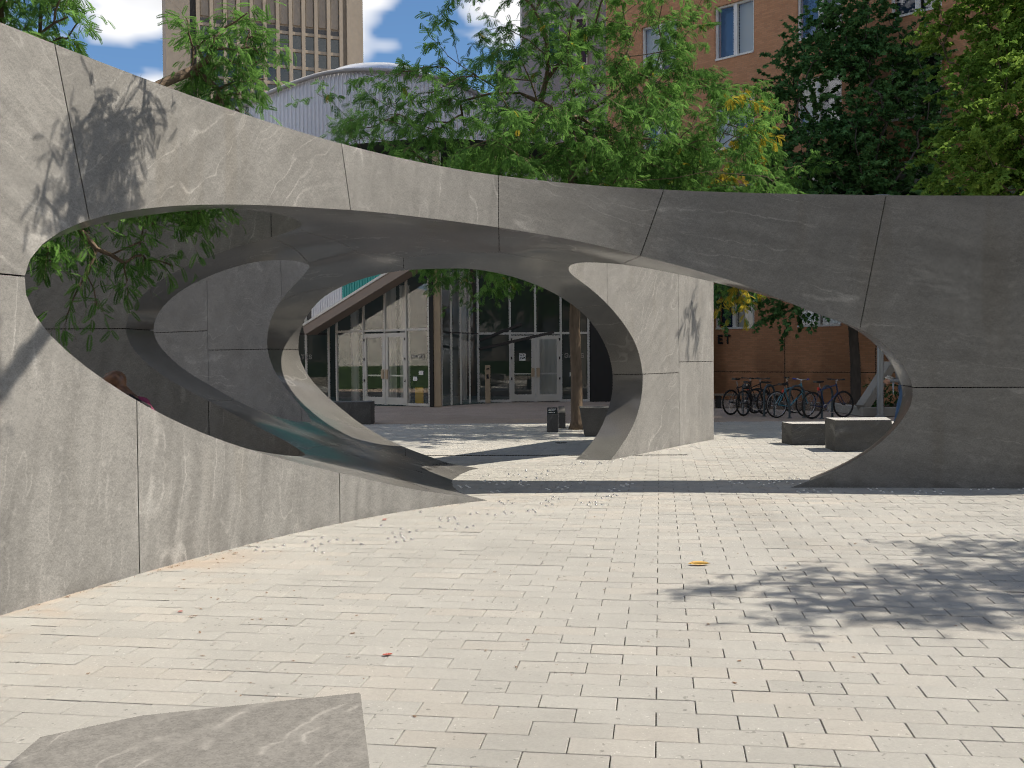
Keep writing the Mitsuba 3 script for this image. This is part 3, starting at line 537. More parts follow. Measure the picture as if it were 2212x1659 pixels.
# the room behind the glass
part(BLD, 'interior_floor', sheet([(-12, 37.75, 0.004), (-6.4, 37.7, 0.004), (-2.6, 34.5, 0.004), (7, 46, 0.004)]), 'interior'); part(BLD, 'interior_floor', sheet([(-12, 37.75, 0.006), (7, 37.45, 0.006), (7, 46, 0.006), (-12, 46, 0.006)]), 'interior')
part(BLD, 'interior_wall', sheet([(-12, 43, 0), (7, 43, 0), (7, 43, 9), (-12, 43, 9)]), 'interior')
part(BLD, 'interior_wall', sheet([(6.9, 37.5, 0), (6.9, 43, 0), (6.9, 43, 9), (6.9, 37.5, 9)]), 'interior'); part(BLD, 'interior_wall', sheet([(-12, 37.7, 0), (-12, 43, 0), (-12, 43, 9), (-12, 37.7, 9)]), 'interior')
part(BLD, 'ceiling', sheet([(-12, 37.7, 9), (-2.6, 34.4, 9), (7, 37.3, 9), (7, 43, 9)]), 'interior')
def curtain_mesh(x0, x1, y, z0, z1):
    x = np.linspace(x0, x1, 25); yy = y + 0.03 * np.sin((x - x0) * 22)
    v = np.vstack([np.c_[x, yy, 0 * x + z0], np.c_[x, yy, 0 * x + z1]]); i = np.arange(24)
    return trimesh.Trimesh(v, np.vstack([np.stack([i, i + 1, i + 26], 1), np.stack([i, i + 26, i + 25], 1)]), process=False)
for x0, x1, y, z1 in ((-4.55, -4.15, 36.9, 4.6), (-3.95, -3.6, 36.2, 4.2), (1.0, 1.75, 38.2, 2.3), (-6.0, -5.7, 38.2, 4.0), (-1.9, -1.7, 38.6, 5.0)): part(BLD, 'curtain', curtain_mesh(x0, x1, y, 0.05, z1), 'curtain', smooth=True)
wf = thing('wet_floor_sign', 'yellow folding floor sign standing behind the glass right of the left doors', 'floor sign')
for s in (-1, 1): part(wf, 'board', beam((-3.2, 35.3 + s * 0.12, 0.02), (-3.2, 35.3 + s * 0.02, 0.62), 0.02, 0.28, upv=(1, 0, 0)), 'yellow_plastic')
# sloping beam, ribbed sheets above it
B0, B1 = np.array([-7.36, 37.3, 2.66]), np.array([-0.9, 32.11, 5.81])
part(BLD, 'sloping_beam', beam(B0, B1, 0.55, 0.34), 'beam_brown', label='brown sloping beam over the left doors')
bd = (B1 - B0) / np.linalg.norm(B1 - B0); nf = np.array([-0.64, -0.768, 0]);
part(BLD, 'gutter', beam(B0 + nf * 0.28 + [0, 0, 0.2], B1 + nf * 0.28 + [0, 0, 0.2], 0.06, 0.08), 'steel_white')
def ribbed(s0, s1, zbot, ztop, pitch=0.13, amp=0.03):
    n = max(1, int(round((s1 - s0) / pitch))); s = []; o = []
    for k in range(n):
        a = s0 + (s1 - s0) * k / n; w = (s1 - s0) / n
        s += [a, a + w * 0.62, a + w * 0.7, a + w * 0.92]; o += [0, 0, -amp, -amp]
    s, o = np.array(s + [s1]), np.array(o + [0]); P0 = np.c_[B0[0] + bd[0] / math.hypot(bd[0], bd[1]) * s, B0[1] + bd[1] / math.hypot(bd[0], bd[1]) * s] + nf[:2] * (o[:, None] + 0.24)
    zb = np.vectorize(zbot)(s); v = np.vstack([np.c_[P0, zb], np.c_[P0, 0 * zb + ztop]]); m = len(s); i = np.arange(m - 1)
    return trimesh.Trimesh(v, np.vstack([np.stack([i, i + 1, i + 1 + m], 1), np.stack([i, i + 1 + m, i + m], 1)]), process=False)
zb = lambda s: 2.66 + 0.18 + (B1[2] - B0[2]) / math.hypot(*(B1 - B0)[:2]) * s
part(BLD, 'white_ribbed_sheet', ribbed(0.42, 2.05, zb, 7.6), 'metal_sheet'); part(BLD, 'teal_ribbed_sheet', ribbed(2.05, 6.4, zb, 7.6), 'teal_sheet', label='teal ribbed sheet above the sloping beam')
pe = B0 + nf * 0.2; part(BLD, 'end_frame', cat([beam(pe + [0.03, 0, 0.1], pe + [0.03, 0, 4.9], 0.1, 0.1, upv=(1, 0, 0)), beam(pe + [0.32, -0.25, 0.3], pe + [0.32, -0.25, 4.9], 0.08, 0.06, upv=(1, 0, 0))]), 'steel_white'); part(BLD, 'end_window', sheet([pe + [0.07, -0.02, 0.3], pe + [0.30, -0.2, 0.4], pe + [0.30, -0.2, 1.6], pe + [0.07, -0.02, 1.6]]), 'dark_steel')
post = thing('card_reader_post', 'tan metal card reader post standing by the right glass doors', 'post')
part(post, 'body', obox((-0.87, 36.65, 0.68), (0.19, 0.12, 1.36), ch=0.008), 'column_tan'); part(post, 'reader', obox((-0.87, 36.58, 0.95), (0.08, 0.03, 0.16), ch=0.01), 'dark_steel'); part(post, 'camera', obox((-0.86, 36.58, 1.22), (0.1, 0.03, 0.05)), 'dark_steel')

# ---------------------------------------------------------------- corrugated curved building behind
def px(pts, Y): return np.array([((a - 2016) / 4028 * Y, EYE + (1405 - 0.0073 * (a - 2016) - b) / 4028 * Y) for a, b in pts])
COR = thing('corrugated_building', 'pale corrugated metal building with a curved roof edge behind the trees', 'building')
edge = np.array([[-17.0, 9.0], [-11.93, 13.0], [-10.05, 13.6], [-9.0, 14.0], [-7.9, 14.27], [-6.22, 14.3], [-5.0, 14.24], [-2.66, 13.9], [-1.57, 13.43], [-0.57, 12.96], [1.5, 11.9], [3.0, 11.0]])
edge[:3] = [[-17.0, 10.4], [-11.93, 13.08], [-10.05, 13.7]]
xs = np.arange(-17, 3.0, 0.045); ze = np.interp(xs, edge[:, 0], edge[:, 1]); ze = np.convolve(np.pad(ze, 20, mode='edge'), np.ones(41) / 41, 'valid')
yc = 45.5 + 0.028 * (xs + 6) ** 2; k4 = np.arange(len(xs)) % 4; rib = np.where(k4 < 2, 0.0, 0.05)
n = len(xs); i = np.arange(n - 1); F2 = np.vstack([np.stack([i, i + 1, i + 1 + n], 1), np.stack([i, i + 1 + n, i + n], 1)])
part(COR, 'ribbed_wall', trimesh.Trimesh(np.vstack([np.c_[xs, yc + rib, 0 * xs], np.c_[xs, yc + rib, ze]]), F2, process=False), 'metal_sheet')
x8 = xs[::8]; z8 = ze[::8]; y8 = yc[::8]; m8 = len(x8); i = np.arange(m8 - 1); F8 = np.vstack([np.stack([i, i + 1, i + 1 + m8], 1), np.stack([i, i + 1 + m8, i + m8], 1)])
part(COR, 'eaves', tube(np.c_[x8, y8 - 0.12, z8 + 0.04], 0.1, 6), 'panel_grey', smooth=True)
rise = 1.1 * np.exp(-((x8 + 6.0) / 3.6) ** 4) * np.sqrt(np.clip(1 - ((x8 + 5.9) / 4.3) ** 2, 0, 1))
rows = [np.c_[x8, y8 + 0.05 + 3.2 * t, z8 + 0.1 + rise * math.sin(t * PI / 2) - 0.02] for t in np.linspace(0, 1, 9)]
rv = np.vstack(rows); rf = np.vstack([F8 + m8 * t for t in range(8)]); part(COR, 'steel_roof', trimesh.Trimesh(rv, rf, process=False), 'roof_steel', smooth=True)
part(COR, 'end_wall', sheet([(3.0, 47.7, 0), (3.0, 60, 0), (3.0, 60, 11), (3.0, 47.7, 11)]), 'metal_sheet')

# ---------------------------------------------------------------- grey panelled block with blue windows
GRY = thing('panelled_block', 'pale grey panelled block with narrow blue windows behind the honey locust', 'building')
part(GRY, 'wall', cat([box(-0.68, 4.9, 52, 60, 0, 16.6), box(0.62, 4.9, 52.003, 60, 16.6, 27)]), 'panel_grey')
for x0, x1, z0, z1 in ((3.38, 3.85, 16.4, 18.6), (2.0, 2.5, 16.4, 18.4), (0.6, 1.15, 12.2, 13.9), (3.5, 4.1, 10.6, 12.6), (2.0, 2.6, 10.6, 12.4), (0.2, 0.8, 8.3, 9.8), (3.5, 4.1, 7.2, 9.0), (1.6, 2.2, 7.2, 9.0), (1.0, 1.6, 20.2, 22.4), (3.3, 3.9, 20.6, 22.8)):
    W = part(GRY, 'window', cat([box(x0 - .07, x0, 51.9, 52.0, z0, z1), box(x1, x1 + .07, 51.9, 52.0, z0, z1), box(x0 - .07, x1 + .07, 51.88, 52.0, z0 - .08, z0), box(x0 - .07, x1 + .07, 51.9, 52.0, z1, z1 + .07)]), 'steel_white'); part(W, 'glass', sheet([(x0, 51.96, z0), (x1, 51.96, z0), (x1, 51.96, z1), (x0, 51.96, z1)]), 'blue_glass')

# ---------------------------------------------------------------- orange brick building on the right
BRK = thing('brick_building', 'orange brick building with white-framed windows rising behind the right trees', 'building')
WNB = np.array([-WD[1], WD[0]])                    # points away from the plaza
wpt = lambda s, o=0.0: WP + WD * s + WNB * o
def wall_box(s0, s1, o0, o1, z0, z1):
    P = Polygon([wpt(s0, o0), wpt(s1, o0), wpt(s1, o1), wpt(s0, o1)]); return extrude(P, z0, z1)
rows_z = [(2.62, 4.6), (5.95, 7.95), (9.28, 11.28), (12.62, 14.62), (15.95, 17.95), (19.3, 21.3), (22.6, 24.6)]
cols_s = [-3.28 + 3.36 * k for k in range(0, 9)]
# wall built round its windows: piers and bands
segs = [-5.9]
for c in cols_s: segs += [c - 0.83, c + 0.83]
segs += [40.0]
def ztop(s): return 36.0 if s < 15.7 else (20.5 if s < 19.2 else 14.0)
wall = []
for a, b in zip(segs[::2], segs[1::2]):
    if a < 15.7 < b: wall += [wall_box(a, 15.7, 0, 0.45, 0, 36), wall_box(15.7, b, 0, 0.45, 0, 20.5)]
    else: wall.append(wall_box(a, b, 0, 0.45, 0, ztop((a + b) / 2)))
for c in cols_s:
    z = 0.0
    for z0, z1 in [q for q in rows_z if q[1] < ztop(c)]: wall.append(wall_box(c - 0.83, c + 0.83, 0, 0.45, z, z0)); z = z1
    wall.append(wall_box(c - 0.83, c + 0.83, 0, 0.45, z, ztop(c)))
part(BRK, 'wall', cat(wall), 'brick')
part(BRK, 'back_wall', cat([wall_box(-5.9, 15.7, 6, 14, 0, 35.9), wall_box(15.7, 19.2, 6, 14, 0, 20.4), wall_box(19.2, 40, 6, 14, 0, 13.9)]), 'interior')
part(BRK, 'end_wall', wall_box(-5.9, -5.6, 0.45, 8, 0, 36), 'brick'); part(BRK, 'roof', cat([wall_box(-5.9, 15.7, 0.45, 8, 35.6, 35.8), wall_box(15.7, 19.2, 0.45, 8, 20.2, 20.4), wall_box(19.2, 40, 0.45, 8, 13.7, 13.8)]), 'panel_grey')
rw = np.random.default_rng(6)
for c in cols_s:
    for r, (z0, z1) in enumerate(rows_z):
        if z1 > ztop(c): continue
        mid = c + (0.02 if r % 2 else -0.05)
        fr = [wall_box(c - .83, c - .76, .08, .2, z0, z1), wall_box(c + .76, c + .83, .08, .2, z0, z1), wall_box(c - .76, c + .76, .08, .2, z1 - .07, z1), wall_box(c - .80, c + .80, -.03, .2, z0, z0 + .07), wall_box(mid - .07, mid + .07, .06, .2, z0 + .07, z1 - .07)]
        W = part(BRK, 'window', cat(fr), 'white_sheet')
        for a, b in ((c - .76, mid - .07), (mid + .07, c + .76)):
            p, q = wpt(a, .15), wpt(b, .15); part(W, 'glass', sheet([(*p, z0 + .07), (*q, z0 + .07), (*q, z1 - .07), (*p, z1 - .07)]), 'pane_glass')
            if rw.random() < 0.5: p, q = wpt(a, .26), wpt(b, .26); part(W, 'blind', sheet([(*p, z0 + .07 + rw.choice([0, .6])), (*q, z0 + .07), (*q, z1 - .07), (*p, z1 - .07)]), 'curtain')
            else: p, q = wpt(a, .4), wpt(b, .4); part(W, 'dark_room', sheet([(*p, z0), (*q, z0), (*q, z1), (*p, z1)]), 'blue_glass')
part(BRK, 'string_joint', cat([wall_box(-5.9, 40, -0.004, 0.0, 1.02, 1.05)] + [wall_box(s, s + 0.03, -0.004, 0.0, 0, 2.55) for s in np.arange(-4.6, 38, 3.36)]), 'soil')
for ch, s in (('E', -0.62), ('T', -0.32)):
    m = meshkit.text_mesh(ch, 0.30, 0.03, bold=True); M = np.eye(4); M[:2, 0] = WD; M[:3, 1] = [0, 0, 1]; M[:2, 2] = -WNB; p = wpt(s, -0.05); M[:3, 3] = [p[0], p[1], 2.08]; m.apply_transform(M); part(BRK, 'wall_letter', m, 'dark_steel')

# ---------------------------------------------------------------- distant concrete tower
TWR = thing('concrete_tower', 'tall tan concrete tower with a grid of dark windows far behind the curved roof', 'building')
a21 = math.radians(21); TD = np.array([math.cos(a21), math.sin(a21)]); TN = np.array([math.sin(a21), -math.cos(a21)])
TPt = np.array([-63.8, 206.0])
def tb(s0, s1, o0, o1, z0, z1):
    P = Polygon([TPt + TD * s0 + TN * o0, TPt + TD * s1 + TN * o0, TPt + TD * s1 + TN * o1, TPt + TD * s0 + TN * o1]); return extrude(P, z0, z1)
BAY, N_B, FLO = 2.62, 11, 3.5
SG = 1.6
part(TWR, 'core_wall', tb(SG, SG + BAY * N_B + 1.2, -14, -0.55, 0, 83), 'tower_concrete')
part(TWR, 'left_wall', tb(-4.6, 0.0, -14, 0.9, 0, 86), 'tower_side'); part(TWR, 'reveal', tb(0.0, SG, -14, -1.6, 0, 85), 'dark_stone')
part(TWR, 'right_wall', tb(SG + BAY * N_B + 1.2, SG + BAY * N_B + 4.6, -14, 0.4, 0, 78.5), 'tower_concrete')
for k in range(N_B + 1): part(TWR, 'pilaster', tb(SG + BAY * k - 0.36, SG + BAY * k + 0.36, -0.55, 0.25, 0, 78.4), 'tower_concrete')
zw = 69.2
while zw > 26:
    part(TWR, 'spandrel', tb(SG + 0.36, SG + BAY * N_B - 0.36, -0.54, -0.12, zw - 0.62, zw), 'tower_concrete')
    for k in range(N_B): part(TWR, 'window', tb(SG + BAY * k + 0.42, SG + BAY * (k + 1) - 0.42, -0.52, -0.42, zw - FLO + 0.02, zw - 0.64), 'tinted')
    zw -= FLO
part(TWR, 'louvre', tb(SG + 0.36, SG + BAY * N_B - 0.36, -0.53, -0.4, 69.0, 70.2), 'dark_stone')
for k in range(N_B): part(TWR, 'blank_panel', tb(SG + BAY * k + 0.55, SG + BAY * (k + 1) - 0.55, -0.54, -0.2, 70.6, 77.6), 'tower_side')
part(TWR, 'top_band', tb(SG, SG + BAY * N_B + 1.2, -0.54, 0.3, 78.4, 80.0), 'tower_concrete')

# ---------------------------------------------------------------- the buildings across the street, behind the camera: they shut off part of the sky and show in the glass
pr('brown_wall', proc(concrete((0.30, 0.26, 0.22), 2.0)), rough=0.85)
OPP = thing('facing_building', 'long pale concrete building across the street behind the camera, mirrored in the glass doors', 'building')
part(OPP, 'wall', cat([box(-46, 10, -34, -18, 0, 27), box(10, 44, -38, -20, 0, 30)]), 'brown_wall')
for k in range(12):
    for z in (2.2, 6.4, 10.6, 14.8, 19.0): part(OPP, 'window', box(-44 + 4.4 * k, -41.4 + 4.4 * k, -18.05, -17.94, z, z + 2.4), 'tinted')
hd_ = thing('hedge', 'clipped dark hedge along the street behind the camera', 'hedge')
part(hd_, 'foliage', box(-30, 20, -16.5, -15, 0, 1.3), 'hedge_green')

LFT = thing('side_building', 'brown building along the left of the plaza, outside the picture', 'building')
part(LFT, 'wall', box(-34, -19, -14, 12, 0, 22), 'brown_wall'); 
for k in range(6):
    for z in (2.6, 6.0, 9.4, 12.8, 16.2): part(LFT, 'window', box(-19.02, -18.95, -13 + 4.1 * k, -10.8 + 4.1 * k, z, z + 2.0), 'tinted')

WNG = thing('white_wing', 'low white wing with a sloping roof left of the glass entrance, hidden behind the vault', 'building')
part(WNG, 'wall', extrude(Polygon([(-30, 26), (-25, 26), (-25, 47), (-30, 47)]), 0, 7.5).slice_plane([-25, 36, 6.4], [0, 0.26, -0.97], cap=True), 'white_sheet')
part(hd_, 'foliage', box(-24.6, -23.6, 26, 47, 0, 1.2), 'hedge_green')
# ---------------------------------------------------------------- bicycles, racks, bench, lamp, planter
def wheel_parts(root, c, u, r=0.335, rim='chrome'):
    """upright wheel in the plane of u and z"""
    n = np.array([-u[1], u[0], 0]); U3 = np.array([u[0], u[1], 0]); Z = np.array([0, 0, 1.0])
    ang = np.linspace(0, 2 * PI, 41); ring = lambda R: np.array([np.array(c) + R * (math.cos(a) * U3 + math.sin(a) * Z) for a in ang])
    W = part(root, 'wheel', tube(ring(r), 0.019, 8, cap=False), 'tyre', smooth=True)
    part(W, 'rim', tube(ring(r - 0.026), 0.010, 6, cap=False), rim, smooth=True)
    sp = [tube([np.array(c) + n * (0.025 if k % 2 else -0.025), np.array(c) + (r - 0.028) * (math.cos(a) * U3 + math.sin(a) * Z)], 0.0016, 3, cap=False) for k, a in enumerate(np.arange(18) * 2 * PI / 18)]
    part(W, 'spokes', cat(sp), 'chrome', kind='stuff'); part(W, 'hub', tube([np.array(c) - n * 0.045, np.array(c) + n * 0.045], 0.022, 8), 'black_paint')
def bicycle(rear, heading, label, frame='black_paint', grip='black_paint', bar='flat', rim='black_paint', basket=False, light=True, rad=0.335, base=1.0, saddle_h=0.93, front=None):
    u = np.array(heading, float); u /= np.linalg.norm(u); n = np.array([-u[1], u[0]])
    t = thing('bicycle', label, 'bicycle', 'bicycles parked at the racks')
    P = lambda a, z, o=0.0: np.array([rear[0] + u[0] * a + n[0] * o, rear[1] + u[1] * a + n[1] * o, z])
    wheel_parts(t, P(0, rad + .02), u, rad, rim); wheel_parts(t, P(base, rad + .02), u, rad, rim)
    bb, seat, head_t, head_b = P(0.42, 0.29), P(0.27, 0.78), P(0.82, 0.86), P(0.86, 0.66)
    tubes = [tube([bb, seat], 0.017), tube([seat - [0, 0, .04], head_t], 0.017), tube([bb, head_b], 0.019), tube([head_t + (head_t - head_b) * .2, head_b], 0.02)]
    for s in (-1, 1): tubes += [tube([P(0, rad + .02, .06 * s), bb + [n[0] * .03 * s, n[1] * .03 * s, 0]], 0.01), tube([P(0, rad + .02, .06 * s), seat + [n[0] * .02 * s, n[1] * .02 * s, -.03]], 0.009)]
    part(t, 'frame', cat(tubes), frame, smooth=40)
    part(t, 'fork', cat([tube(bez(head_b + [n[0] * .045 * s, n[1] * .045 * s, 0], P(0.94, 0.5, .055 * s), P(base, rad + .02, .055 * s)), 0.012) for s in (-1, 1)]), frame, smooth=40)
    st = P(0.80, 0.97); part(t, 'stem', cat([tube([head_t, st], 0.014), tube([st, st + [u[0] * .07, u[1] * .07, .02]], 0.014)]), 'chrome')
    hb = st + np.array([u[0] * .07, u[1] * .07, .02])
    if bar == 'flat': pts = [hb + [n[0] * a - u[0] * b, n[1] * a - u[1] * b, c] for a, b, c in ((-.30, .07, .02), (-.2, .03, .015), (0, 0, 0), (.2, .03, .015), (.30, .07, .02))]
    else: pts = [hb + [n[0] * a + u[0] * b, n[1] * a + u[1] * b, c] for a, b, c in ((-.21, -.02, -.12), (-.21, .1, -.08), (-.2, .08, .0), (0, 0, 0), (.2, .08, 0), (.21, .1, -.08), (.21, -.02, -.12))]
    part(t, 'handlebar', tube(pts, 0.012), 'black_paint' if grip != 'grip_blue' else 'chrome', smooth=40)
    for e in (0, -1): d_ = pts[e] - pts[1 if e == 0 else -2]; part(t, 'grip', tube([pts[e] - d_ * .95, pts[e] + d_ * .1], 0.018), grip, smooth=40)
    part(t, 'seat_post', tube([seat, P(0.24, saddle_h - .03)], 0.013), 'chrome')
    sd = trimesh.convex.convex_hull(np.vstack([P(0.10, saddle_h + .0, o) + [0, 0, z] for o in (-.07, .07) for z in (0, .05)] + [P(0.2, saddle_h, o) + [0, 0, z] for o in (-.055, .055) for z in (-.01, .045)] + [P(0.38, saddle_h + .005, o) + [0, 0, z] for o in (-.018, .018) for z in (0, .035)])); part(t, 'saddle', sd, 'black_paint', smooth=60)
    cr = np.array([P(0.42 + .085 * math.cos(a), .29 + .085 * math.sin(a), -.05) for a in np.linspace(0, 2 * PI, 17)])
    part(t, 'crank', cat([tube(cr, 0.008, 4, cap=False), tube([P(.42, .29, -.08), P(.52, .17, -.08)], .01), tube([P(.42, .29, .08), P(.32, .41, .08)], .01), obox(P(.52, .165, -.12), (.09, .08, .02), u), obox(P(.32, .415, .12), (.09, .08, .02), u), tube([P(.0, rad + .05, -.05), P(.42, .37, -.05)], .004, 3), tube([P(.0, rad - .0, -.05), P(.42, .21, -.05)], .004, 3)]), 'chrome', smooth=40)
    if light: part(t, 'tail_light', obox(P(0.2, saddle_h - .16), (.04, .06, .08), u, ch=.01), 'red_plastic')
    if basket: part(t, 'saddle_bag', obox(P(.12, saddle_h - .1), (.2, .16, .13), u, ch=.03), 'black_paint', smooth=40)
    return t
bicycle((6.02, 28.12), (0.80, 0.60), 'black bicycle with a bare rear wheel, furthest left at the racks', saddle_h=0.97, light=False)
bicycle((6.24, 27.56), (0.72, 0.69), 'black bicycle with a saddle bag in front of the furthest left one', basket=True, saddle_h=0.9)
bicycle((7.05, 29.3), (0.9, -0.42), 'black bicycle behind the second rack with its wide handlebar showing', saddle_h=0.85, light=False)
bicycle((6.90, 26.65), (0.90, 0.43), 'light blue bicycle with blue handlebar grips at the racks', frame='blue_paint', grip='grip_blue', rim='chrome', saddle_h=0.86, base=0.98)
bicycle((7.66, 26.1), (0.9, 0.44), 'black and dark blue bicycle with a red tail light, furthest right at the racks', frame='deep_blue_paint', saddle_h=0.93, base=1.06)
for k, ((x, y), lab) in enumerate(zip(((6.5, 28.5), (6.95, 27.62), (7.44, 26.7), (8.15, 26.45)), ('leftmost steel hoop rack behind the two black bicycles', 'steel hoop rack left of the light blue bicycle', 'steel hoop rack in front of the light blue bicycle', 'rightmost steel hoop rack beside the dark blue bicycle'))):
    d_ = np.array([(0.15, 0.25), (0.2, 0.16), (0.2, 0.06), (0.27, 0.2)][k]); L = np.linalg.norm(d_); u = d_ / L
    R = 0.22; arc = [np.array([x - u[0] * R, y - u[1] * R, 0])] + [np.array([x - u[0] * R * math.cos(a), y - u[1] * R * math.cos(a), 0.62 + R * math.sin(a)]) for a in np.linspace(0, PI, 15)] + [np.array([x + u[0] * R, y + u[1] * R, 0])]
    t = thing('bike_rack', lab, 'bike rack', 'hoop bike racks'); part(t, 'hoop', tube(arc, 0.028, 10), 'rack_steel', smooth=40)
    for s in (-1, 1): part(t, 'base_plate', lathe([(0, 0.012), (0.06, 0.012), (0.065, 0.0)], 14, (x + s * u[0] * R, y + s * u[1] * R, 0)), 'rack_steel')
bn = thing('wall_bench', 'long low bench in shade against the brick wall behind the bicycles', 'bench')
for k in range(4): part(bn, 'slat', box(5.0, 8.6, 32.0 + k * 0.115, 32.1 + k * 0.115, 0.38, 0.43), 'wood_slat')
for x in (5.4, 6.5, 7.6, 8.4): part(bn, 'leg', box(x - 0.06, x + 0.06, 32.03, 32.42, 0, 0.38), 'dark_steel')
lp = thing('street_lamp', 'grey steel lamp post with a flat disc lamp standing behind the right arm', 'street lamp')
part(lp, 'post', lathe([(0.0, 0.0), (0.13, 0.0), (0.13, 0.03), (0.085, 0.04), (0.085, 3.0), (0.075, 5.56), (0.0, 5.56)], 24, (9.65, 26.8, 0)), 'lamp_steel', smooth=40)
part(lp, 'lamp_disc', lathe([(0.0, 5.54), (0.30, 5.62), (0.345, 5.70), (0.34, 5.74), (0.2, 5.79), (0.0, 5.80)], 32, (9.65, 26.8, 0)), 'lamp_steel', smooth=40)
pl = thing('concrete_planter', 'low concrete planter with a sloping concrete rail beside the lamp post', 'planter')
part(pl, 'kerb', cat([box(9.26, 13.5, 26.95, 27.15, 0, 0.24, ch=0.01), obox((9.36, 28.6, 0.12), (0.2, 2.9, 0.24), ch=0.01)]), 'concrete'); part(pl, 'soil', box(9.46, 13.5, 27.15, 30.0, 0, 0.19), 'soil')
part(pl, 'sloping_rail', beam((9.30, 27.2, 0.2), (10.35, 28.0, 1.35), 0.24, 0.26), 'concrete', label='sloping concrete rail rising to the right')

# ---------------------------------------------------------------- foliage
def leaf_bsdf(name, trans=0.85, rough=0.45):
    scene[name] = {'type': 'principledthin', 'base_color': {'type': 'mesh_attribute', 'name': 'vertex_color'}, 'roughness': rough, 'diff_trans': trans, 'spec_trans': 0.0, 'eta': 1.42}
    return name
leaf_bsdf('leaflet'); leaf_bsdf('broad_leaf', 0.7, 0.4)
def pinnate(pairs=8, width=0.095, length=0.30, droop=0.30):
    v = []
    for k in range(pairs):
        x = 0.12 + 0.88 * (k + 0.5) / pairs; L = length * (0.75 + 0.5 * math.sin(PI * (k + 0.7) / (pairs + 0.6)) - 0.2)
        for s in (-1, 1):
            a, d_ = np.array([x, 0, 0]), np.array([0.28, s * 0.9, -0.12 - 0.25 * droop]); d_ /= np.linalg.norm(d_); q = np.array([d_[1], -d_[0], 0.2]); q /= np.linalg.norm(q)
            v += [a, a + d_ * L * 0.45 + q * width, a + d_ * L, a + d_ * L * 0.45 - q * width]
    v = np.array(v); v[:, 2] -= droop * v[:, 0] ** 2; v[:, 0] *= 1 - 0.15 * droop
    return v, np.array([[4 * k + a for a in t] for k in range(pairs * 2) for t in ((0, 1, 2), (0, 2, 3))])
def broad(lobed=True):
    o = np.array([(0, 0), (0.12, 0.30), (0.42, 0.52), (0.55, 0.26), (1.0, 0.0), (0.55, -0.26), (0.42, -0.52), (0.12, -0.30)], float)
    z = -0.25 * o[:, 0] ** 2 - 0.35 * np.abs(o[:, 1]); v = np.vstack([np.c_[o, z], [[0.35, 0, 0.0]]])
    return v, np.array([[8, (k + 1) % 8, k] for k in range(8)])
def scatter(tpl, pos, dirs, scale, rng, tilt=0.6):
    v, f = tpl; n = len(pos); x = dirs / np.linalg.norm(dirs, axis=1, keepdims=True)
    upv = np.array([0, 0, 1.0]) + rng.normal(0, tilt, (n, 3)); y = np.cross(upv, x); y /= np.linalg.norm(y, axis=1, keepdims=True) + 1e-9; z = np.cross(x, y)
    W = pos[:, None] + scale[:, None, None] * (v[None, :, :1] * x[:, None] + v[None, :, 1:2] * y[:, None] + v[None, :, 2:] * z[:, None])
    return W.reshape(-1, 3), (np.arange(n)[:, None, None] * len(v) + f[None]).reshape(-1, 3), len(v)
def grow(base, fork, clusters, rng, sag=0.12, pen=0.4):
    """branches from the fork to every cluster: (list of polylines with weights, end direction per cluster)"""
    nodes = [np.array(base, float), *[np.array(f, float) for f in fork]]; par = [-1] + list(range(len(fork))); plen = [0.0] * len(nodes)
    for k in range(1, len(nodes)): plen[k] = 0.0
    first = len(nodes) - 1; chains = []; ends = []
    order = np.argsort(np.linalg.norm(clusters - nodes[-1], axis=1))
    for ci in order:
        c = clusters[ci]; A = np.array(nodes[max(1, first - 1):]); d_ = np.linalg.norm(A - c, axis=1) + pen * np.array(plen[max(1, first - 1):]) + 1.2 * np.maximum(0, A[:, 2] - c[:, None].T[0, 2] if False else A[:, 2] - c[2] - 0.5)
        j = int(np.argmin(d_)) + max(1, first - 1); a = nodes[j]; L = np.linalg.norm(c - a); ns = max(2, int(L / 0.55)); mid = (a + c) / 2 + np.array([0, 0, sag * L]) + rng.normal(0, 0.07 * L, 3)
        pts = bez(a, mid, c, ns + 1); idx = [j]
        for q in pts[1:]:
            nodes.append(q + rng.normal(0, 0.02 * L, 3) * (q is not pts[-1])); par.append(idx[-1]); plen.append(plen[idx[-1]] + L / ns); idx.append(len(nodes) - 1)
        chains.append(idx); ends.append((ci, pts[-1] - pts[-2]))
    w = np.zeros(len(nodes)); w[[c[-1] for c in chains]] = 1
    for k in range(len(nodes) - 1, 0, -1): w[par[k]] += w[k]
    ed = np.zeros((len(clusters), 3));
    for ci, d_ in ends: ed[ci] = d_
    return np.array(nodes), chains, w, ed
def in_ellipsoids(ells, n, rng, shell=0.55, sep=0.0):
    out = []; vol = np.array([np.prod(e[1]) ** 0.8 * (e[2] if len(e) > 2 else 1) for e in ells]); vol = vol / vol.sum()
    while len(out) < n:
        e = ells[rng.choice(len(ells), p=vol)]; d_ = rng.normal(size=3); d_ /= np.linalg.norm(d_); r = shell + (1 - shell) * rng.random() ** 0.6
        if rng.random() < 0.25: r *= rng.random()
        p = np.array(e[0]) + np.array(e[1]) * d_ * r
        if sep and out and np.min(np.linalg.norm(np.array(out) - p, axis=1)) < sep and rng.random() < 0.85: continue
        out.append(p)
    return np.array(out)
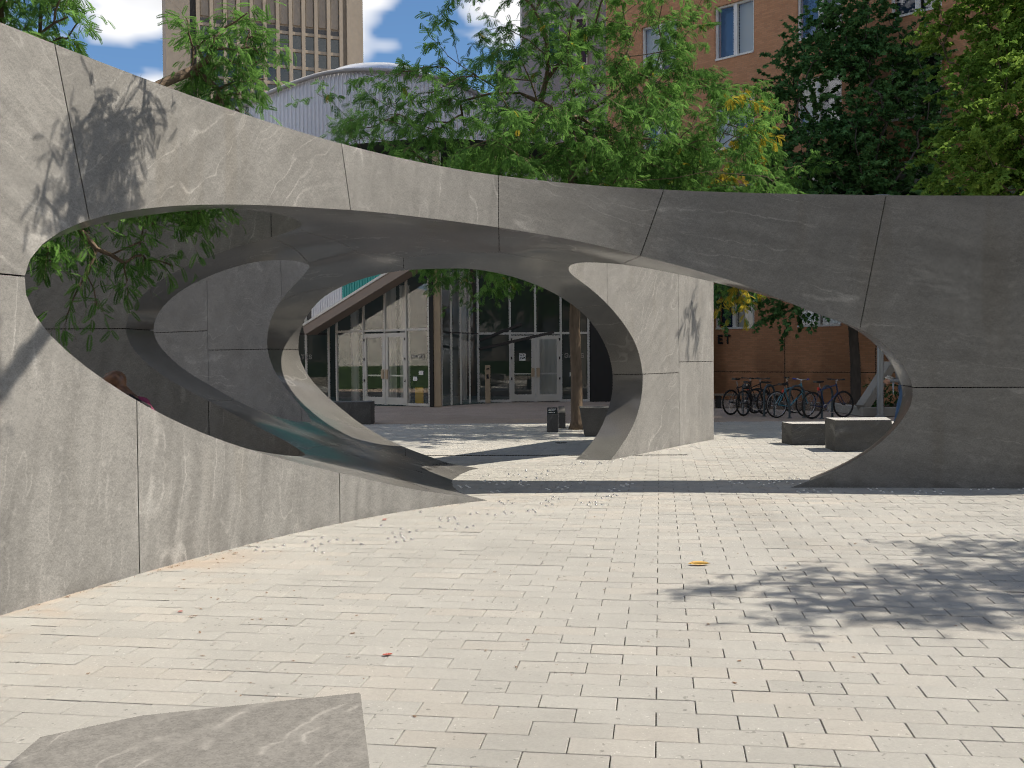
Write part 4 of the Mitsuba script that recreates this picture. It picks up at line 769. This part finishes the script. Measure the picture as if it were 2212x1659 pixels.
def tree(name, label, trunk, r0, ells, n_cl, per, size, tpl, mat, colors, seed, bark='bark', spread=0.38, sep=0.3, droop=0.35, yellow=None, group=None, ok=None, min_r=0.006, shell=0.55):
    rng = np.random.default_rng(seed); cl = in_ellipsoids(ells, n_cl, rng, shell, sep)
    if ok is not None: cl = cl[ok(cl)]
    nodes, chains, w, ed = grow(trunk[0], trunk[1:], cl, rng)
    t = thing(name, label, 'tree', group); W = w[0]; rad = np.maximum(min_r, r0 * (w / W) ** 0.5)
    tp = np.array(trunk, float); rt = np.linspace(1.0, 0.8, len(tp)) * r0; rt[0] *= 1.45; tt = np.vstack([tp[:1], tp[:1] * 0.85 + tp[1:2] * 0.15, tp[1:]]); rt = np.r_[rt[0], r0 * 1.02, rt[1:]]
    part(t, 'trunk', tube(tt, rt, 14), bark, smooth=True)
    limbs = [tube(nodes[c], np.r_[min(rad[c[1]] * 1.15, rad[c[0]]), rad[c[1:]]], 6 if w[c[1]] > 3 else 4, cap=False) for c in chains]
    part(t, 'limbs', cat(limbs), bark, smooth=True, kind='stuff')
    e = ed / (np.linalg.norm(ed, axis=1, keepdims=True) + 1e-9); mt = 5; nc = len(cl)
    tw = np.repeat(np.arange(nc), mt); td = e[tw] * 0.75 + rng.normal(0, 0.75, (nc * mt, 3)) * [1, 1, 0.6]; td /= np.linalg.norm(td, axis=1, keepdims=True)
    tl = spread * 2.0 * rng.uniform(0.55, 1.25, nc * mt); t0 = cl[tw] - e[tw] * (rng.random(nc * mt) * spread)[:, None]
    def on_twig(k, u): return t0[k] + td[k] * (tl[k] * u)[:, None] + np.array([0, 0, -1.0]) * (0.28 * tl[k] * u ** 2)[:, None]
    n = nc * per; k = rng.integers(0, nc * mt, n); u = rng.uniform(0.12, 1.0, n); pos = on_twig(k, u); ci = tw[k]
    dirs = td[k] * 0.55 + rng.normal(0, 0.62, (n, 3)); dirs[:, 2] = dirs[:, 2] * 0.6 - droop
    if ok is not None: okp = ok(pos); pos, ci, dirs = pos[okp], ci[okp], dirs[okp]; n = len(pos)
    uu = np.linspace(0, 1, 4); TV, TF = [], []; kk = np.arange(nc * mt)
    for q in range(4):
        c_ = on_twig(kk, np.full(nc * mt, uu[q])); r_ = max(min_r * 0.6, 0.0022) * (1 - 0.6 * uu[q])
        for a_ in range(3): TV.append(c_ + r_ * np.array([math.cos(a_ * 2.094), math.sin(a_ * 2.094), 0.3]))
    for q in range(3):
        for a_ in range(3):
            i0, i1, j0, j1 = q * 3 + a_, q * 3 + (a_ + 1) % 3, q * 3 + 3 + a_, q * 3 + 3 + (a_ + 1) % 3; TF += [np.stack([kk * 12 + i0, kk * 12 + i1, kk * 12 + j1], 1), np.stack([kk * 12 + i0, kk * 12 + j1, kk * 12 + j0], 1)]
    part(t, 'twigs', (np.stack(TV, 1).reshape(-1, 3), np.vstack(TF)), bark, kind='stuff')
    V, F, nv = scatter(tpl, pos, dirs, size * rng.uniform(0.7, 1.2, n), rng)
    c0, c1 = np.array(colors[0]), np.array(colors[1]); tone = meshkit.fbm(pos * 0.9 + seed, 3, seed)[:, None] * 1.3 - 0.15 + rng.normal(0, 0.22, n)[:, None]
    col = c0 + (c1 - c0) * np.clip(tone, 0, 1.15)
    if yellow is not None: yk = yellow(pos, cl[ci], rng); col = np.where(yk[:, None], np.array([0.46, 0.38, 0.05]) * rng.uniform(0.7, 1.15, (n, 1)), col)
    part(t, 'crown', (V, F), mat, color=np.repeat(col, nv, axis=0), kind='stuff')
    return t
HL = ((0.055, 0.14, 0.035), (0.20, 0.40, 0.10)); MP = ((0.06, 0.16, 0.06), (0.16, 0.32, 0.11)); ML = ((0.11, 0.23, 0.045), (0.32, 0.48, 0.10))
PN = pinnate(7, 0.062, 0.24, 0.34)
def yel(pos, cl, rng):
    m = meshkit.noise(cl * 1.1 + 4.0, 3); return ((m > 0.60) & (cl[:, 0] > 4.6) & (cl[:, 2] < 7.0) & (rng.random(len(pos)) < 0.8)) | ((m > 0.8) & (cl[:, 0] < -3.2) & (rng.random(len(pos)) < 0.5)) | (rng.random(len(pos)) < 0.006)
tree('honey_locust', 'tall feathery honey locust with yellowing tips behind the centre of the vault', [(1.46, 23.1, 0), (1.46, 23.1, 1.2), (1.42, 23.1, 2.3), (1.5, 23.2, 4.6), (1.28, 23.1, 7.0)], 0.135,
     [((1.3, 23, 8.8), (3.3, 2.8, 3.4), 1.1), ((3.9, 23, 6.3), (2.9, 2.4, 1.9), 1.5), ((-2.0, 22.6, 6.5), (2.8, 2.2, 1.6), 1.15), ((0.2, 23.4, 4.1), (2.7, 1.8, 0.9), 1.6), ((1.0, 23, 11.8), (2.3, 2.2, 1.6), 0.8), ((4.9, 22.9, 3.5), (0.8, 0.8, 0.7), 1.0), ((1.5, 23, 5.6), (3.5, 2.2, 1.3), 1.4), ((0.8, 20.4, 6.3), (2.6, 1.5, 1.2), 1.0), ((5.0, 19.7, 4.75), (0.5, 0.6, 0.2), 1.2)],
     520, 66, 0.20, PN, 'leaflet', HL, 31, spread=0.34, yellow=yel, group='trees round the plaza')
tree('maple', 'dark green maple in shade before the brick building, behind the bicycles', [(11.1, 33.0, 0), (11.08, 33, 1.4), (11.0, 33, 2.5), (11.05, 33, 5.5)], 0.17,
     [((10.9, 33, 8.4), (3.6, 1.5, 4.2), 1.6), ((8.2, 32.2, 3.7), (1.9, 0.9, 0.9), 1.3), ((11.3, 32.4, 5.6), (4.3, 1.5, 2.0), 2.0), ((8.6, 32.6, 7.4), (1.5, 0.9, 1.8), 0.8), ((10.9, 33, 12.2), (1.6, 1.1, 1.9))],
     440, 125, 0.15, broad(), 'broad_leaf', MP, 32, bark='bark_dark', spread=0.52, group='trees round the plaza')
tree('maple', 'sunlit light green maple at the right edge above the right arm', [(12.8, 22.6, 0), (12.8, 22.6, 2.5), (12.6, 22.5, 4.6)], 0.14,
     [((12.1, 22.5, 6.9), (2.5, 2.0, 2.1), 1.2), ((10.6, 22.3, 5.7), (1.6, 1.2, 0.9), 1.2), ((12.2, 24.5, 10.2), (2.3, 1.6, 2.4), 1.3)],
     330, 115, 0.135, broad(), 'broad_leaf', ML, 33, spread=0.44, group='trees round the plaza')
def bay_ok(p): return ~((p[:, 2] < 3.95) & star.buffer(0.12).contains(shapely.points(p[:, 0], p[:, 1])) if False else (p[:, 2] < 3.95) & shapely.contains_xy(star.buffer(0.10), p[:, 0], p[:, 1]))
def left_ok(p):
    # keeps the crown off the stone and out of the plaza in front of the left arm
    return bay_ok(p) & ~((p[:, 0] > -0.385 * p[:, 1] - 0.05 + 0.65) & (p[:, 1] < 8.6))
NEARP = pinnate(11, 0.042, 0.20, 0.42)
tree('honey_locust', 'near honey locust with drooping leaf sprays behind the left arm', [(-6.0, 9.3, 0), (-5.95, 9.35, 1.6), (-5.8, 9.5, 2.8), (-5.2, 9.7, 4.0)], 0.11,
     [((-4.75, 9.9, 5.15), (0.85, 0.5, 0.5), 1.2), ((-3.02, 11.0, 4.85), (0.55, 0.4, 0.62), 1.3), ((-3.4, 10.2, 3.25), (0.75, 0.4, 0.42), 1.4), ((-3.6, 10.1, 2.65), (0.32, 0.35, 0.45), 0.5), ((-4.25, 9.6, 2.75), (0.45, 0.4, 0.5), 0.9), ((-3.9, 10.2, 4.1), (0.8, 0.4, 0.3), 0.9), ((-4.0, 9.5, 2.1), (0.22, 0.3, 0.2), 0.25)],
     190, 21, 0.155, NEARP, 'leaflet', HL, 34, spread=0.17, sep=0.10, ok=left_ok, group='trees round the plaza', min_r=0.003)
tree('honey_locust', 'honey locust beside the camera whose boughs shade the left arm', [(2.6, -0.6, 0), (2.6, -0.4, 2.6), (2.5, 1.6, 4.6), (1.5, 5.4, 6.1)], 0.10,
     [((-1.55, 7.62, 5.0), (0.72, 0.58, 0.14), 2.2), ((-0.85, 6.80, 4.86), (0.40, 0.22, 0.12), 0.9), ((-0.50, 7.85, 4.95), (0.18, 0.22, 0.1), 0.3), ((0.8, 3.6, 6.4), (1.6, 1.6, 0.6), 0.25)],
     135, 15, 0.14, NEARP, 'leaflet', HL, 35, spread=0.12, sep=0.08, shell=0.1, group='trees round the plaza')
tree('honey_locust', 'honey locust out at the right whose crown dapples the right-hand pavers', [(9.6, 5.4, 0), (9.6, 5.5, 2.4), (9.3, 6.0, 4.2), (8.6, 6.6, 5.0)], 0.14,
     [((7.3, 7.5, 5.9), (1.7, 0.9, 0.5), 1.6), ((8.8, 8.3, 6.2), (1.4, 1.0, 0.6), 1.2), ((6.4, 6.7, 5.6), (0.9, 0.35, 0.3), 0.5), ((8.3, 6.2, 5.9), (1.5, 0.45, 0.3), 1.0), ((9.0, 9.3, 6.2), (1.2, 0.5, 0.3), 0.7), ((10.5, 6, 6.5), (2.0, 2.0, 1.0), 0.7)],
     185, 26, 0.18, PN, 'leaflet', HL, 36, spread=0.26, sep=0.2, group='trees round the plaza')
m = lathe([(0, 0.05), (2.6, 0.045), (3.1, 0.02), (3.2, -0.01)], 40, (0, 0, 0)); m.vertices[:, 0] *= 1.35; m.vertices[:, 1] *= 0.75; m.vertices[:, 2] += 0.02 * (meshkit.fbm(m.vertices * 4, 3, 1) - 0.5); m.apply_translation([11.0, 31.6, 0]); m.apply_transform(trimesh.transformations.rotation_matrix(-0.6, [0, 0, 1], [11.0, 31.6, 0]))
struct('tree_bed', m, 'soil', smooth=True, label='dark mulch bed under the maple behind the bicycles')
# planter shrub
rng = np.random.default_rng(77); n = 420
pos = np.c_[rng.uniform(9.75, 11.6, n), rng.uniform(27.3, 28.6, n), 0.25 + 0.75 * rng.random(n) ** 1.4]
V_, F_, nv_ = scatter(broad(), pos, np.c_[rng.normal(0, 1, (n, 2)), rng.normal(0.2, .4, n)], rng.uniform(.07, .13, n), rng)
t = thing('shrub', 'low dark green shrub growing in the concrete planter', 'shrub'); part(t, 'foliage', (V_, F_), 'broad_leaf', color=np.repeat(np.array([0.03, 0.08, 0.03]) + rng.random((n, 1)) * [0.04, 0.06, 0.02], nv_, axis=0), kind='stuff')
part(t, 'stems', cat([tube([(x, y, 0.15), (x + .05, y, 0.6), (x + .1, y + .05, .95)], .008, 4) for x, y in ((10, 27.6), (10.5, 28), (11, 27.7), (11.3, 28.2))]), 'bark_dark', kind='stuff')
# ---------------------------------------------------------------- people
def body(joints, bones, h=0.02, it=12):
    """joints: name -> (xyz, radius); hulls of spheres joined and smoothed"""
    parts_ = []
    for a, b in bones:
        s = [m3.Manifold.sphere(joints[k][1], 20).translate(list(map(float, joints[k][0]))) for k in (a, b)]
        parts_.append(m3.Manifold.batch_hull(s))
    m = m3.Manifold.batch_boolean(parts_, m3.OpType.Add).refine_to_length(h).to_mesh()
    t = trimesh.Trimesh(m.vert_properties[:, :3], m.tri_verts, process=True); trimesh.smoothing.filter_taubin(t, 0.5, 0.53, it); return t
pr('skin', (0.50, 0.29, 0.20), rough=0.55); pr('hair_brown', proc(lambda p, n, uv: mix((0.05, 0.025, 0.015), (0.24, 0.115, 0.065), noise(p.x * 18, p.y * 60, p.z * 18))), rough=0.4, spec=0.6)
pr('maroon_cloth', (0.16, 0.02, 0.065), rough=0.9); pr('denim', proc(lambda p, n, uv: mix((0.05, 0.10, 0.20), (0.10, 0.19, 0.33), fbm(p.x * 9, p.y * 9, p.z * 5, 3))), rough=0.9); pr('black_cloth', (0.015, 0.015, 0.02), rough=0.9); pr('grey_cloth', (0.2, 0.21, 0.22), rough=0.9)
def hand(root, wrist, d, side, mat='skin', curl=0.5):
    """palm, four fingers and a thumb from the wrist along d; side: unit vector across the palm towards the thumb"""
    d = np.array(d, float); d /= np.linalg.norm(d); s = np.array(side, float); s -= d * (s @ d); s /= np.linalg.norm(s); n = np.cross(d, s); J = {}; B = []
    w = np.array(wrist, float); J['w'] = (w, .024); 
    for k, (o, L, r) in enumerate(((.030, .070, .0088), (.010, .078, .0092), (-.010, .072, .0088), (-.028, .058, .0080))):
        k0 = w + d * .085 + s * o; J[f'k{k}'] = (k0, r + .004); c = curl; p1 = k0 + (d * math.cos(c) - n * math.sin(c)) * L * .5; p2 = p1 + (d * math.cos(2 * c) - n * math.sin(2 * c)) * L * .32; p3 = p2 + (d * math.cos(2.8 * c) - n * math.sin(2.8 * c)) * L * .25
        J[f'p{k}'], J[f'q{k}'], J[f't{k}'] = (p1, r), (p2, r * .93), (p3, r * .85); B += [('w', f'k{k}'), (f'k{k}', f'p{k}'), (f'p{k}', f'q{k}'), (f'q{k}', f't{k}')]
        if k: B.append((f'k{k}', f'k{k-1}'))
    J['a'] = (w + d * .03 + s * .03, .013); J['b'] = (w + d * .062 + s * .058 - n * .012, .0105); J['c'] = (w + d * .088 + s * .062 - n * .026, .009); B += [('w', 'a'), ('a', 'b'), ('b', 'c')]
    return part(root, 'hand', body(J, B, .004, 6), mat, smooth=True)
def person(label, base, face, pose, top, legs, hair, shoe='black_cloth', strap=None, hold=None, long_hair=True, sleeve=True):
    f = np.array([*face, 0.0]); f /= np.linalg.norm(f); l = np.array([-f[1], f[0], 0]); b = np.array([*base, 0.0])
    P = lambda a, o, z: b + f * a + l * o + [0, 0, z]
    t = thing('person', label, 'person', 'people passing by the memorial'); q = {k: P(*v) for k, v in pose.items()}
    R = dict(hipL=.10, hipR=.10, kneeL=.062, kneeR=.062, ankL=.045, ankR=.045); J = {k: (q[k], r) for k, r in R.items()}; J['pel'] = (q['pel'], .125)
    part(t, 'trousers', body(J, [('pel', 'hipL'), ('pel', 'hipR'), ('hipL', 'kneeL'), ('hipR', 'kneeR'), ('kneeL', 'ankL'), ('kneeR', 'ankR')]), legs, smooth=True)
    J = {'pel': (q['pel'] + [0, 0, .03], .12), 'waist': (q['waist'], .115), 'chest': (q['chest'], .13), 'shL': (q['shL'], .062), 'shR': (q['shR'], .062), 'elL': (q['elL'], .045), 'elR': (q['elR'], .045), 'wrL': (q['wrL'], .033), 'wrR': (q['wrR'], .033), 'nk': (q['nk'], .058)}
    part(t, 'top', body(J, [('pel', 'waist'), ('waist', 'chest'), ('chest', 'shL'), ('chest', 'shR'), ('shL', 'nk'), ('shR', 'nk'), ('shL', 'elL'), ('shR', 'elR'), ('elL', 'wrL'), ('elR', 'wrR'), ('chest', 'nk')]), top, smooth=True)
    hd = q['head']; hf = np.array(pose.get('look', (1, 0, 0)), float); hfw = f * hf[0] + l * hf[1] + np.array([0, 0, hf[2]]); hfw /= np.linalg.norm(hfw)
    J = {'nk': (q['nk'], .05), 'nk2': (hd - [0, 0, .09], .052), 'sk': (hd + [0, 0, .02] - hfw * .02, .092), 'jaw': (hd - [0, 0, .065] + hfw * .045, .048), 'brow': (hd + hfw * .045 + [0, 0, .01], .062), 'nose': (hd + hfw * .105 - [0, 0, .02], .013), 'nb': (hd + hfw * .09 + [0, 0, .015], .012), 'lip': (hd + hfw * .09 - [0, 0, .058], .014)}
    part(t, 'head', body(J, [('nk', 'nk2'), ('nk2', 'sk'), ('nk2', 'jaw'), ('sk', 'brow'), ('brow', 'jaw'), ('nose', 'nb'), ('jaw', 'lip'), ('nb', 'brow')], .012, 4), 'skin', smooth=True)
    ls_ = np.cross(hfw, [0, 0, 1.0])
    for s in (-1, 1):
        e = hd + hfw * .098 + ls_ * s * .032 + [0, 0, .005]; part(t, 'eye', place(trimesh.creation.icosphere(2, .011), e), 'white_sheet', smooth=True); part(t, 'ear', body({'a': (hd + ls_ * s * .088 + [0, 0, .02], .014), 'b': (hd + ls_ * s * .086 - [0, 0, .03], .012)}, [('a', 'b')], .008, 2), 'skin', smooth=True)
    J = {'a': (hd + [0, 0, .04] - hfw * .035, .096), 'b': (hd + [0, 0, .062] + hfw * .015, .078), 'c': (hd - [0, 0, .04] - hfw * .06, .07)}; B = [('a', 'b'), ('a', 'c')]
    if long_hair: back = q['hairend']; J['d'] = ((hd - hfw * .09 - [0, 0, .1]) * .55 + back * .45, .055); J['e'] = (back, .03); B += [('c', 'd'), ('d', 'e')]
    part(t, 'hair', body(J, B, .012, 6), hair, smooth=True)
    for s in 'LR':
        a = q['ank' + s]; part(t, 'shoe', body({'h': (a + [0, 0, -.035] - f * .02, .042), 'm': (a + [0, 0, -.05] + f * .09, .038), 't': (a + [0, 0, -.058] + f * .17, .03)}, [('h', 'm'), ('m', 't')], .015, 5), shoe, smooth=True)
        wd = q['wr' + s] - q['el' + s]; hand(t, q['wr' + s] + wd / np.linalg.norm(wd) * .03, wd, f if abs(wd[2]) > .15 else np.array([0, 0, 1.0]))
    if strap:
        pts = [q['chest'] + f * .145 + l * .09 - [0, 0, .12], q['chest'] + f * .13 + l * .1 + [0, 0, .06], q['shL'] * .75 + q['nk'] * .25 + [0, 0, .072], q['chest'] - f * .14 + l * .09 + [0, 0, .05], q['chest'] - f * .15 + l * .08 - [0, 0, .15]]
        part(t, 'bag_strap', tube(pts, .022, 6), strap, smooth=True)
    return t, q
walk = dict(pel=(0, 0, .92), hipL=(0, .09, .88), hipR=(0, -.09, .88), kneeL=(.14, .09, .50), kneeR=(-.02, -.09, .48), ankL=(.22, .09, .10), ankR=(-.22, -.09, .13), waist=(.03, 0, 1.05), chest=(.08, 0, 1.25), shL=(.09, .17, 1.34), shR=(.09, -.17, 1.34), elL=(-.02, .22, 1.08), elR=(.16, -.22, 1.1), wrL=(.08, .2, .86), wrR=(.34, -.16, 1.0), nk=(.12, 0, 1.38), head=(.20, 0, 1.52), hairend=(-.02, 0, 1.22), look=(1, 0, -.25))
stoop = {**walk, 'waist': (.06, 0, 1.0), 'chest': (.20, 0, 1.16), 'shL': (.20, .17, 1.23), 'shR': (.22, -.17, 1.23), 'elL': (.14, .22, .98), 'elR': (.26, -.22, .98), 'wrL': (.26, .18, .82), 'wrR': (.38, -.16, .84), 'nk': (.29, 0, 1.27), 'head': (.44, 0, 1.40), 'hairend': (.20, .06, 1.29), 'look': (1, 0, -.45)}
person('person with long brown hair and a maroon top stooping behind the left arm', (-3.30, 9.55), (-1, 0.05), stoop, 'maroon_cloth', 'black_cloth', 'hair_brown', strap='black_cloth')
tp, q = person('person in blue jeans holding white papers, half hidden by the right arm', (8.90, 23.2), (-1, 0.0), {**walk, 'wrR': (.24, -.16, 1.03), 'elR': (.06, -.22, 1.08), 'wrL': (.36, .16, 1.04), 'elL': (.14, .22, 1.06)}, 'grey_cloth', 'denim', 'hair_brown', long_hair=False)
part(tp, 'papers', cat([beam((8.50, 23.25, 1.12), (8.72, 23.38, 1.05), 0.045, 0.03), beam((8.56, 23.3, 1.15), (8.76, 23.42, 1.09), 0.04, 0.025)]), 'white_sheet')

# ---------------------------------------------------------------- engraved letters on the low web of the vault
def web_point(x, y):
    z = np.linspace(0.9, -0.3, 600); X = np.c_[0 * z + x, 0 * z + y, z]; i = np.argmax(vG(X) > 0); return X[i]
def engraved(path_fn, ys, w=0.013, L=0.105):
    for k, y in enumerate(ys):
        for j, (dy, skew) in enumerate(((0.0, 0.0), (0.030, (-0.03, 0.0, 0.03)[k % 3]))):
            pts = []
            for a in np.linspace(-0.5, 0.5, 5):
                (cx, cy), (ux, uy) = path_fn(y + dy + skew * a); pts.append((cx + ux * a * L, cy + uy * a * L))
            up_, lo_ = [], []
            for (cx, cy) in pts:
                p = web_point(cx, cy - w / 2); q_ = web_point(cx, cy + w / 2); lo_.append(p + [0, 0, .0035]); up_.append(q_ + [0, 0, .0035])
            v = np.array(lo_ + up_); i = np.arange(4); part(MEM, 'engraved_letter_stroke', trimesh.Trimesh(v, np.vstack([np.stack([i, i + 1, i + 6], 1), np.stack([i, i + 6, i + 5], 1)]), process=False), 'joint_dark')
line_a = lambda y: ((np.interp(y, [13.4, 13.9, 14.3, 14.9, 15.35], [-1.24, -1.20, -1.15, -1.10, -0.975]), y), (0.97, 0.15))
engraved(line_a, [13.40, 13.49, 13.80, 13.89, 13.98, 14.07, 14.16, 14.43, 14.52, 14.61, 14.76, 14.85, 14.94, 15.06, 15.15, 15.24])
line_b = lambda y: ((np.interp(y, [11.6, 12.0], [-0.95, -1.21]), y), (0.75, 0.65))
engraved(line_b, [11.62, 11.71, 11.80, 11.89, 11.98], L=0.07)
